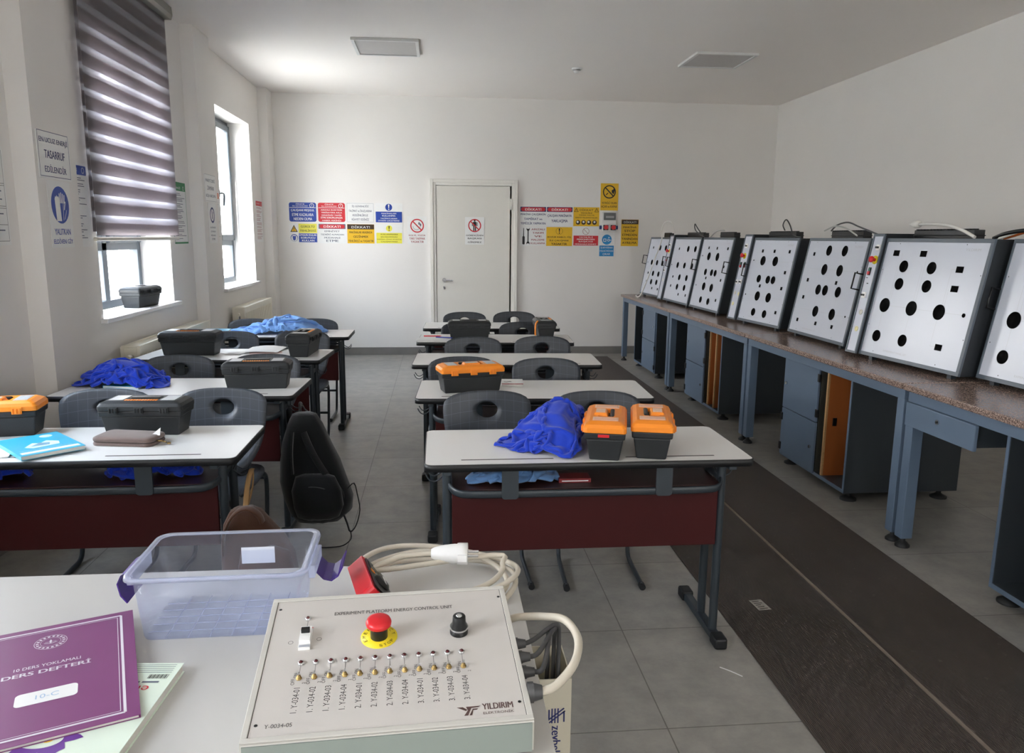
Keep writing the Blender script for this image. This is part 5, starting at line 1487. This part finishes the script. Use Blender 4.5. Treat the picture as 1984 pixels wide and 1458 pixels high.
b = MB().tube([(-.462, 3.73, .30), (-.430, 3.72, .33), (-.415, 3.72, .27), (-.405, 3.72, .19), (-.425, 3.72, .11), (-.455, 3.72, .075), (-.47, 3.72, .12), (-.49, 3.72, .18)], .009, BPACK, 8, rz=.003); put(b, 'loose_strap')
b = MB().tube([(-.455, 3.72, .075), (-.452, 3.71, .04), (-.49, 3.70, .010), (-.55, 3.69, .006), (-.62, 3.69, .006)], .009, BPACK, 8, rz=.003); put(b, 'loose_strap')
b = MB().tube([(-.66, 3.622, .345), (-.60, 3.606, .350), (-.55, 3.614, .335)], .0022, M('zip_grey', '#3a3c3e', .4), 6); put(b, 'zipper')
X0, Y0 = -.665, 2.70
t = thing('backpack', 'brown canvas bag slumped below the aisle end of the front left desk', 'backpack', (X0, Y0, 0))
T = Matrix.Translation((-X0, -Y0, 0))
put(loft([(-.705, 2.72, .575, .03, .02), (-.705, 2.72, .560, .055, .04), (-.698, 2.715, .52, .080, .055), (-.678, 2.71, .46, .110, .07), (-.664, 2.705, .40, .128, .08), (-.655, 2.70, .31, .135, .085), (-.652, 2.70, .20, .138, .088), (-.652, 2.70, .10, .135, .085), (-.66, 2.70, .03, .115, .08), (-.66, 2.70, .006, .09, .06)], BBAG, ex=3.2), 'bag_body')
put(loft([(-.625, 2.635, .455, .04, .012), (-.622, 2.625, .44, .082, .03), (-.618, 2.615, .38, .098, .04), (-.62, 2.615, .28, .10, .042), (-.63, 2.625, .18, .09, .03)], BBAG, ex=3.2), 'front_pocket')
b = MB().tube([(-.775, 2.665, .42), (-.765, 2.645, .50), (-.728, 2.640, .575), (-.680, 2.640, .600), (-.640, 2.640, .575), (-.628, 2.640, .545)], .022, BBAG, 8, rz=.006); put(b, 'shoulder_strap')
b = MB().tube([(-.705, 2.72, .57), (-.715, 2.80, .625), (-.724, 2.90, .655), (-.722, 2.93, .648), (-.712, 2.86, .60), (-.705, 2.74, .565)], .010, M('tan_webbing', '#8a6a42', .8), 8, rz=.003); put(b, 'carry_loop')

# ------------------------------------------------------------------ teacher's table and what stands on it
t = thing('teacher_table', 'white table in the immediate foreground carrying the control unit', 'table', (-.55, 1.32, 0))
T = Matrix.Translation((.55, -1.32, 0))
TM = M('table_laminate', '#c2c0bc', .35, var=.015, scale=6)
MB(T).box((-1.38, .90, .735), (.1755, 1.768, .7595), TM).build('tabletop', t, .0015)
for x in (-1.34, .135):
    MB(T).box((x, .94, .0), (x + .018, 1.70, .7348), TM).build('side_panel', t, .001)
MB(T).box((-1.322, 1.66, .30), (.135, 1.678, .7348), TM).build('modesty_panel', t, .001)

# beige duct leaning upright beside the table
t = thing('cable_duct', 'open beige plastic duct standing on end beside the white table', 'cable duct', (.225, 1.41, 0))
T = Matrix.Translation((-.225, -1.41, 0))
x0, x1, y0, y1 = .182, .254, 1.352, 1.478
b = MB(T)
b.box((x0, y0, 0), (x1, y0 + .0025, .695), BEIGED).box((x0, y1 - .0025, 0), (x1, y1, .695), BEIGED).box((x0, y0 + .0025, 0), (x0 + .0025, y1 - .0025, .695), BEIGED)
b.box((x1 - .0025, y0 + .0025, 0), (x1, y1 - .0025, .695), BEIGED).box((x0 + .0025, y0 + .012, 0), (x0 + .010, y0 + .015, .690), BEIGED).box((x1 - .012, y0 + .0025, 0), (x1 - .0095, y0 + .012, .690), BEIGED).box((x0 + .0025, y1 - .03, 0), (x0 + .012, y1 - .0275, .690), BEIGED)
b.build('channel', t)
g = MB(T @ frame((.002, y0 - .0004, .032), (0, 0, -1), (1, 0, 0)))          # reads downwards
g.text('zeybek', -.562, .208, -.496, .232, NAVY, 0, bold=.015); g.text('elektrik', -.548, .194, -.508, .202, NAVY, 0)
for k in range(3): 
    g.line(-.600 + k * .0, .214 + k * .006, -.568, .214 + k * .006, .0028, NAVY, 0)
g.line(-.600, .238, -.575, .206, .003, NAVY, .0002); g.line(-.594, .240, -.569, .208, .003, NAVY, .0002)
g.line(-.598, .208, -.578, .208, .003, NAVY, .0002); g.line(-.594, .238, -.570, .238, .003, NAVY, .0002)
g.rect(-.60, .178 + .006, -.585, .186, NAVY, 0)
g.build('printed_brand', t)

# control unit
o0 = Vector((-.292, 1.018, .8245)); e1 = Vector((.9985, .055, 0)); e2h = Vector((-.055, .9985, 0))
WB, DB = .432, .345
slope = (e2h * DB + Vector((0, 0, .052)))
LB = slope.length
t = thing('control_unit', 'cream metal energy control unit with red emergency knob and switch rows', 'control box', (o0.x, o0.y, .7597))
inv = Matrix.Translation((-o0.x, -o0.y, -.7597))
TFc = inv @ frame(o0, e1, slope)
Tc = inv @ frame((o0.x, o0.y, .7600), e2h, (0, 0, 1))          # x back, y up, z = e1 direction
b = MB(Tc)
b.prism([(0, .012), (0, .0630), (DB, .1150), (DB, .012)], 0, WB, PANELM)
b.build('housing', t, .003)
MB(Tc).prism([(-.0022, .013), (-.0022, .061), (-.0002, .061), (-.0002, .013)], .003, WB - .003, FRONTM).build('front_plate', t)
for a in (.03, DB - .05):
    for c in (.03, WB - .05):
        MB(Tc).box((a, 0, c), (a + .02, .0119, c + .02), RUBBER).build('rubber_foot', t)
r = MB(TFc); k_ = .0095
for q in (((0, 0), (WB, k_)), ((0, LB - k_), (WB, LB)), ((0, k_), (k_, LB - k_)), ((WB - k_, k_), (WB, LB - k_))):
    r.box((q[0][0], q[0][1], .0003), (q[1][0], q[1][1], .0030), PANELM)
r.build('rim', t, .001)
p = MB(TFc)
p.box((k_ + .001, k_ + .001, .0003), (WB - k_ - .001, LB - k_ - .001, .0016), PANELF)
for q in (((k_, k_), (k_ + .001, LB - k_)), ((WB - k_ - .001, k_), (WB - k_, LB - k_)), ((k_, LB - k_ - .001), (WB - k_, LB - k_))):
    p.rect(q[0][0], q[0][1], q[1][0], q[1][1], BLK, .0012)
PX = lambda s_: .011 + (WB - .022) * s_
PY = lambda v: .011 + (LB - .022) * v
TXT = M('engraved_grey', '#4d4a48', .5)
p.text('EXPERIMENT PLATFORM ENERGY CONTROL UNIT', PX(.253), PY(.850), PX(.774), PY(.878), TXT, .0019, bold=.008)
p.text('Y-0034-05', PX(.048), PY(.045), PX(.146), PY(.070), TXT, .0019)
names = ['1. Y-034-01', '1. Y-034-02', '1. Y-034-03', '1. Y-034-04', '2. Y-034-01', '2. Y-034-02', '2. Y-034-03', '2. Y-034-04', '3. Y-034-01', '3. Y-034-02', '3. Y-034-03', '3. Y-034-04']
for i, s_ in enumerate(names):
    u = .142 + (.790 - .142) * i / 11
    q = Matrix.Translation((PX(u), PY(.128), 0)) @ Matrix.Rotation(PI / 2, 4, 'Z')
    p.text(s_, 0, -.0048, PY(.295) - PY(.128), .0048, TXT, .0019, T=q)
    p.line(PX(u), PY(.375), PX(u), PY(.455), .0007, TXT, .0019)
    q = Matrix.Translation((PX(u), PY(.335), 0)) @ Matrix.Rotation(PI / 2, 4, 'Z')
    p.text('OFF', -.006, .0056, .008, .0115, TXT, .0019, T=q); p.text('ON', .010, .0030, .021, .0085, TXT, .0019, T=q)
    p.text('2', -.006, -.0115, .000, -.0065, TXT, .0019, T=q, keep=True)
p.line(PX(.142), PY(.76), PX(.142), PY(.82), .0008, TXT, .0019)
p.ring(PX(.085), PY(.640), .0036, .0044, TXT, .0019, 16); p.ring(PX(.200), PY(.655), .0036, .0044, TXT, .0019, 16)
p.rect(PX(.115), PY(.752), PX(.170), PY(.757), RED, .0019)
# maker's mark
LG = M('engraved_brown', '#5a4440', .5)
p.poly([(PX(.745), PY(.078)), (PX(.768), PY(.078)), (PX(.785), PY(.058)), (PX(.778), PY(.052))], LG, .0019); p.poly([(PX(.780), PY(.078)), (PX(.835), PY(.078)), (PX(.826), PY(.070)), (PX(.800), PY(.068)), (PX(.785), PY(.022)), (PX(.770), PY(.022)), (PX(.786), PY(.055))], LG, .0020)
p.poly([(PX(.805), PY(.062)), (PX(.826), PY(.062)), (PX(.820), PY(.054)), (PX(.806), PY(.054)), (PX(.800), PY(.022)), (PX(.790), PY(.022))], LG, .0021)
p.text('YILDIRIM', PX(.842), PY(.052), PX(.958), PY(.090), LG, .0019, bold=.018); p.text('ELEKTRONİK', PX(.842), PY(.022), PX(.958), PY(.042), LG, .0019)
for u, v in ((.014, .932), (.017, .069), (.986, .084), (.992, .93)):
    p.disc(PX(u), PY(v), .0028, BLK, .0020, 12)
p.build('front_panel', t)
def at_panel(u, v): return Matrix.Translation((PX(u), PY(v), .0016))
LEDR = M('led_dark_red', '#4a1216', .2)
for i in range(13):
    u, v = (.142 + (.790 - .142) * i / 11, .468) if i < 12 else (.141, .829)
    l = MB(TFc).lathe([(.0052, 0), (.0052, .0030), (.0040, .0042), (.0032, .0042)], CHROME, 14, T=at_panel(u, v), cap=False).build('led_bezel', t)
    MB(TFc).lathe([(.0033, .001), (.0033, .0045), (.0022, .0062), (.0, .0068)], LEDR, 12, T=at_panel(u, v), cap=False).build('led_lens', l)
for i in range(12):
    u = .143 + (.790 - .143) * i / 11
    s_ = MB(TFc).lathe([(.0050, 0), (.0050, .0022), (.0034, .0024), (.0034, .0060), (.0, .0060)], BRASS, 6, T=at_panel(u, .360), cap=False).build('toggle_switch', t)
    q = at_panel(u, .360)
    MB(TFc @ q).cyl((0, 0, .005), (.0005, -.0035, .0145), .0012, CHROME, 8, r1=.0018).build('toggle_lever', s_)
y_ = MB(TFc).lathe([(.0, .0014), (.0315, .0014), (.0315, .0)], YELP, 36, T=at_panel(.45, .640), cap=False)
q = at_panel(.45, .640)
for i, ch in enumerate('EMERGENCY'):
    a = R_(205 - i * 24); y_.text(ch, -.0028, .0225, .0028, .0285, BLK, .0017, T=q @ Matrix.Rotation(a - PI / 2, 4, 'Z'))
for i, ch in enumerate('STOP'):
    a = R_(278 + i * 17); y_.text(ch, -.0028, -.0285, .0028, -.0225, BLK, .0017, T=q @ Matrix.Rotation(a + PI / 2, 4, 'Z'))
y_.build('warning_disc', t)
MB(TFc).lathe([(.0150, .0015), (.0150, .0200)], BLKP, 26, T=at_panel(.45, .640)).build('button_collar', t)
MB(TFc).lathe([(.0125, .0201), (.0125, .0240), (.0215, .0262), (.0222, .0305), (.0205, .0350), (.0150, .0375), (.0, .0385)], REDP, 32, T=at_panel(.45, .640), cap=False).build('emergency_button', t)
MB(TFc).lathe([(.0160, 0), (.0160, .0090), (.0150, .0100)], BLKP, 26, T=at_panel(.79, .634)).lathe([(.0162, .0100), (.0162, .0130)], CHROME, 26, T=at_panel(.79, .634)).lathe([(.0150, .0130), (.0118, .0220), (.0112, .0330), (.0100, .0345), (.0, .0345)], BLKP, 26, T=at_panel(.79, .634), cap=False).build('key_switch', t)
MB(TFc).lathe([(.0055, .0344), (.0055, .0356), (.0, .0356)], CHROME, 18, T=at_panel(.79, .634), cap=False).build('key_barrel', t)
q = at_panel(.143, .650)
MB(TFc @ q).box((-.0090, -.0250, 0), (.0105, .0250, .006), WHT).box((-.0080, -.0245, .0062), (.0100, -.0185, .0064), M('grey_print', '#a9acb3')).box((-.0085, -.014, .006), (.0100, .0235, .012), WHT).build('circuit_breaker', t, .001)
MB(TFc @ q).box((-.0065, .004, .0121), (.0080, .012, .020), BLKP).build('breaker_toggle', t, .001)

# cables and glands on the right side of the control unit
side0 = o0 + e1 * WB
gl = []
for y, z, r in ((1.268, .822, .0085), (1.220, .824, .0085), (1.176, .822, .0085), (1.108, .828, .0125)):
    x = side0.x - .055 * (y - side0.y) + .0005
    g = MB(Matrix.Translation((-x, -y, -z)) ).cyl((x, y, z), (x + .010, y, z), r * 1.25, DGREY, 6).cyl((x + .010, y, z), (x + .022, y, z), r * 1.15, DGREY, 14, r1=r * .9)
    g = MB(inv); g.cyl((x, y, z), (x + .010, y, z), r * 1.3, DGREY, 6).cyl((x + .010, y, z), (x + .024, y, z), r * 1.15, DGREY, 14, r1=r * .85)
    g.build('cable_gland', t); gl.append((x + .022, y, z))
cable([gl[3], (.185, 1.118, .832), (.222, 1.16, .845), (.240, 1.23, .850), (.228, 1.30, .848), (.195, 1.335, .838), (.150, 1.352, .830), (.115 + .018, 1.372, .815)], .0075, TPLAST, 'thick beige cable looping from the control unit side', 'cables of the control unit')
for i, (yy, xx) in enumerate(((1.385, .232), (1.40, .225), (1.415, .215))):
    g0 = gl[i]
    cable([g0, (g0[0] + .018, g0[1] + .006, g0[2] + .004), (xx - .012, (g0[1] + yy) / 2 + .02, .815), (xx, yy, .76), (xx, yy + .004, .69), (xx - .004, yy, .55)], .0045, DGREY, ('grey cable from the rearmost gland into the duct', 'grey cable from the second gland into the duct', 'grey cable from the third gland into the duct')[i], 'cables of the control unit')
# coiled cable with plug behind the unit
pts = []
for k in range(0, 62):
    a = -.5 + k * 2 * PI / 18
    q = k / 61
    rx = .172 + .022 * math.sin(k * .33 + 1); ry = .140 + .024 * math.cos(k * .27)
    pts.append((-.030 + rx * math.cos(a) + .016 * math.sin(k * .21), 1.615 + ry * math.sin(a) + .010 * math.sin(k * .17), .7685 + .042 * q + .006 * math.sin(k * .9) + .005))
pts = pts[:58] + [(-.14, 1.60, .822), (-.10, 1.640, .832), (-.055, 1.652, .834), (-.018, 1.655, .834)]
cable(pts, .0062, TPLAST, 'coiled beige mains cable lying behind the control unit', 'cables of the control unit', sm=4)
t = thing('mains_plug', 'white mains plug resting on the coiled beige cable', 'plug', (-.022, 1.655, .834), R_(-5))
t.scale = (1.3, 1.3, 1.3)
RX = Matrix.Rotation(PI / 2, 4, 'Y')
MB().lathe([(.008, 0), (.011, .006), (.015, .022), (.017, .040), (.017, .046)], WHT, 18, T=RX).build('plug_grip', t)
MB().lathe([(.0185, .046), (.0190, .050), (.0190, .064), (.0, .064)], WHT, 22, T=RX, cap=False).box((.048, -.0215, -.006), (.063, .0215, .006), WHT).build('plug_head', t)
for yy in (-.0095, .0095): MB().cyl((.064, yy, 0), (.083, yy, 0), .0024, CHROME, 10).build('prong', t)
# multimeter
t = thing('multimeter', 'red-cased digital multimeter lying on its edge behind the control unit', 'multimeter', (-.138, 1.545, .7610), R_(14))
t.scale = (1.15, 1.15, 1.15)
TT = Matrix.Translation((0, 0, .002)) @ Matrix.Rotation(R_(52), 4, 'Y')
b = MB(TT); b.prism(rr(-.072, -.075, 0, .075, .014, 5), .0, .034, REDP, T=None); b.build('holster', t, .004)
MB(TT).prism(rr(-.064, -.066, -.008, .066, .008, 4), .0341, .0375, BLKP).build('meter_face', t, .001)
MB(TT).box((-.058, .024, .0376), (-.014, .056, .0386), M('lcd_grey', '#4b5148', .25)).build('display', t)
MB(TT).lathe([(.018, .0376), (.018, .041), (.013, .045)], BLKP, 24, T=Matrix.Translation((-.036, -.012, 0))).box((-.0375, -.028, .045), (-.0345, .004, .0462), WHT).build('rotary_dial', t)
MB(TT).box((-.060, .008, .0376), (-.050, .018, .0390), TORANGE).box((-.046, .010, .0376), (-.038, .018, .0388), WHT).box((-.022, .010, .0376), (-.014, .018, .0388), YELP).build('button', t)
cable([(-.118, 1.515, .800), (-.09, 1.508, .802), (-.04, 1.515, .795), (.03, 1.510, .795), (.08, 1.49, .79)], .0018, REDP, 'thin red test lead behind the control unit', 'multimeter test leads')
cable([(-.118, 1.530, .798), (-.09, 1.520, .797), (-.05, 1.505, .800), (.0, 1.500, .793), (.06, 1.478, .79)], .0018, BLKP, 'thin black test lead behind the control unit', 'multimeter test leads')

# clear storage bin
t = thing('storage_bin', 'clear plastic storage bin with purple clips on the white table', 'storage bin', (-.44, 1.54, .7597), R_(1))
b = MB()
def ringat(x0, y0, x1, y1, r, z): return [(x, y, z) for x, y in rr(x0, y0, x1, y1, r, 6)]
lv = [(-.148, -.092, .148, .090, .020, .001), (-.150, -.094, .150, .092, .022, .006), (-.156, -.099, .156, .104, .024, .070), (-.162, -.104, .162, .116, .026, .136)]
vs = []; n = len(rr(0, 0, 1, 1, .1, 6))
for q in lv: vs += ringat(*q)
b.add(vs, [(k * n + i, k * n + (i + 1) % n, (k + 1) * n + (i + 1) % n, (k + 1) * n + i) for k in range(3) for i in range(n)] + [tuple(range(n))[::-1]], BINP, True)
o = b.build('bin_wall', t); sm_ = o.modifiers.new('thick', 'SOLIDIFY'); sm_.thickness = .0012
b = MB(); q0 = ringat(-.162, -.104, .162, .116, .026, .136); q1 = ringat(-.174, -.113, .174, .126, .032, .138); q2 = ringat(-.176, -.115, .176, .128, .033, .130); q3 = ringat(-.165, -.107, .165, .119, .027, .133)
b.add(q0 + q1 + q2 + q3, [(k * n + i, k * n + (i + 1) % n, ((k + 1) % 4) * n + (i + 1) % n, ((k + 1) % 4) * n + i) for k in range(4) for i in range(n)], BINR, True)
b.build('rim', t)
b = MB()
for i in range(1, 7): b.box((-.147 + i * .042, -.091, .0022), (-.1458 + i * .042, .090, .0034), BINR)
for i in range(1, 6): b.box((-.146, -.092 + i * .030, .0022), (.146, -.0908 + i * .030, .0034), BINR)
b.build('floor_ribs', t)
MB().box((.0, .1090, .066), (.072, .1106, .104), WHT).build('white_sticker', t, .0005)
for sg in (-1, 1):
    MB().box((min(sg * .170, sg * .183), -.055, .100), (max(sg * .170, sg * .183), .055, .128), BINR).build('clip_housing', t, .002)
    c = MB(); P0 = [(sg * .184, .124), (sg * .196, .118), (sg * .205, .100), (sg * .200, .074), (sg * .188, .058)] if sg < 0 else [(.184, .106), (.196, .092), (.212, .088), (.226, .098), (.236, .118)]
    m_ = len(P0); vs = [(px, yy, pz) for yy in (-.042, .042) for px, pz in P0] + [(px + .0024 * sg, yy, pz - .0020) for yy in (-.042, .042) for px, pz in P0]
    c.add(vs, [(i, i + 1, m_ + i + 1, m_ + i) for i in range(m_ - 1)] + [(2 * m_ + i, 3 * m_ + i, 3 * m_ + i + 1, 2 * m_ + i + 1) for i in range(m_ - 1)] + [(i, 2 * m_ + i, 2 * m_ + i + 1, i + 1) for i in range(m_ - 1)] + [(m_ + i, m_ + i + 1, 3 * m_ + i + 1, 3 * m_ + i) for i in range(m_ - 1)] + [(0, m_, 3 * m_, 2 * m_), (m_ - 1, 3 * m_ - 1, 4 * m_ - 1, 2 * m_ - 1)], PURPLE, False)
    c.build('clip', t, .001)

# register and magazine
E1 = Vector((.941, .337, 0)); E2 = Vector((-.36, .933, 0))
tr = Vector((-.639, 1.529))
ang = math.radians(22.3); tr = tr + Vector((.002, .008))
cx = tr.x - .142 * math.cos(ang) + .2015 * math.sin(ang); cy = tr.y - .142 * math.sin(ang) - .2015 * math.cos(ang)
SILV = M('silver_print', '#d9d4dc', .5)
def reg(b):
    Wr, Hr = .284, .403
    tp, rt = Hr / 2, Wr / 2
    for q, wd in ((.022, .0045), (.0285, .0012)):
        for a in (((-rt + q, tp - q), (rt - q, tp - q)), ((-rt + q, -tp + q), (rt - q, -tp + q)), ((-rt + q, -tp + q), (-rt + q, tp - q)), ((rt - q, -tp + q), (rt - q, tp - q))):
            b.line(a[0][0], a[0][1], a[1][0], a[1][1], wd, SILV, .0004)
    ex, ey = 0, tp - .076
    b.ring(ex, ey, .0265, .0275, SILV, .0004, 36); b.ring(ex, ey, .0165, .0172, SILV, .0004, 30)
    for k in range(18):
        a = 2 * PI * k / 18
        b.poly([(ex + .0195 * math.cos(a - .08), ey + .0195 * math.sin(a - .08)), (ex + .0245 * math.cos(a - .10), ey + .0245 * math.sin(a - .10)), (ex + .0245 * math.cos(a + .10), ey + .0245 * math.sin(a + .10)), (ex + .0195 * math.cos(a + .08), ey + .0195 * math.sin(a + .08))], SILV, .0004)
    b.poly([(ex - .011, ey - .003), (ex, ey - .007), (ex + .011, ey - .003), (ex + .011, ey - .0015), (ex, ey - .0055), (ex - .011, ey - .0015)], SILV, .0004); b.poly([(ex - .0015, ey - .004), (ex + .0015, ey - .004), (ex + .002, ey + .005), (ex, ey + .010), (ex - .002, ey + .005)], SILV, .0004); b.line(ex - .009, ey + .001, ex + .009, ey + .001, .001, SILV, .0004)
    b.text('10 DERS YOKLAMALI', -.052, tp - .167, .052, tp - .157, SILV, .0004, bold=.008)
    b.text('DERS DEFTERİ', -.068, tp - .190, .068, tp - .173, SILV, .0004, bold=.018)
    b.rrect(-.030 - .012, tp - .290, .040 + .010, tp - .250, .008, WHT, .0004); b.text('10-C', -.012, tp - .277, .022, tp - .264, M('pale_blue_ink', '#9db8d2', .5), .0008)
def mag(b):
    w_, h_ = .21, .29
    b.poly([(-.105, -.145), (-.055, -.145), (-.075, -.10), (-.105, -.08)], M('lime_print', '#a9c94e', .5), .0004)
    n_ = 40; P = lambda a: .040 + .006 * math.sin(6 * a) + .004 * math.sin(11 * a)
    vs = [(-.030 + P(2 * PI * i / n_) * 1.3 * math.cos(2 * PI * i / n_), -.072 + P(2 * PI * i / n_) * math.sin(2 * PI * i / n_), .0004) for i in range(n_)] + [(-.030 + .026 * 1.3 * math.cos(2 * PI * i / n_), -.070 + .022 * math.sin(2 * PI * i / n_), .0004) for i in range(n_)]
    b.add(vs, [(i, (i + 1) % n_, n_ + (i + 1) % n_, n_ + i) for i in range(n_)], M('violet_print', '#6a3a90', .5))
    b.disc(-.036, -.066, .010, M('orange_print', '#d0602a', .5), .0006, 14); b.disc(-.018, -.070, .008, YEL, .0006, 14)
    b.text('eis', .045, .055, .075, .073, RED, .0005, T=Matrix.Translation((.12, .128, 0)) @ Matrix.Rotation(PI, 4, 'Z'))
    for k in range(16): b.rect(.060 + k * .0022, .095, .060 + k * .0022 + (.0009, .0015, .0006)[k % 3], .108, BLK, .0004)
    for k in range(5): b.line(.02, .139 - k * .006, .095, .139 - k * .006, .0012, GREYT, .0004)
    b.rect(.030, .082, .052, .087, GREYT, .0004); b.rect(.056, .082, .085, .087, GREYT, .0004)
    for k in range(2): b.line(.020, -.118 - k * .006, .070, -.118 - k * .006, .0016, GREYT, .0004)
    b.rect(.018, -.143, .072, -.132, M('lime_yellow_print', '#d6dc6a', .5), .0004); b.text('MATEMATİK', .022, -.141, .068, -.134, GREYT, .0007)
a2 = R_(-4)
book('magazine', -.584, 1.192, .7597, a2, .21, .29, .017, MINT, 'pale green textbook lying back side up under the purple register', mag)
book('register_book', cx, cy, .7772, ang, .284, .394, .006, PURPLEC, 'large purple class register with a white label reading 10-C', reg)
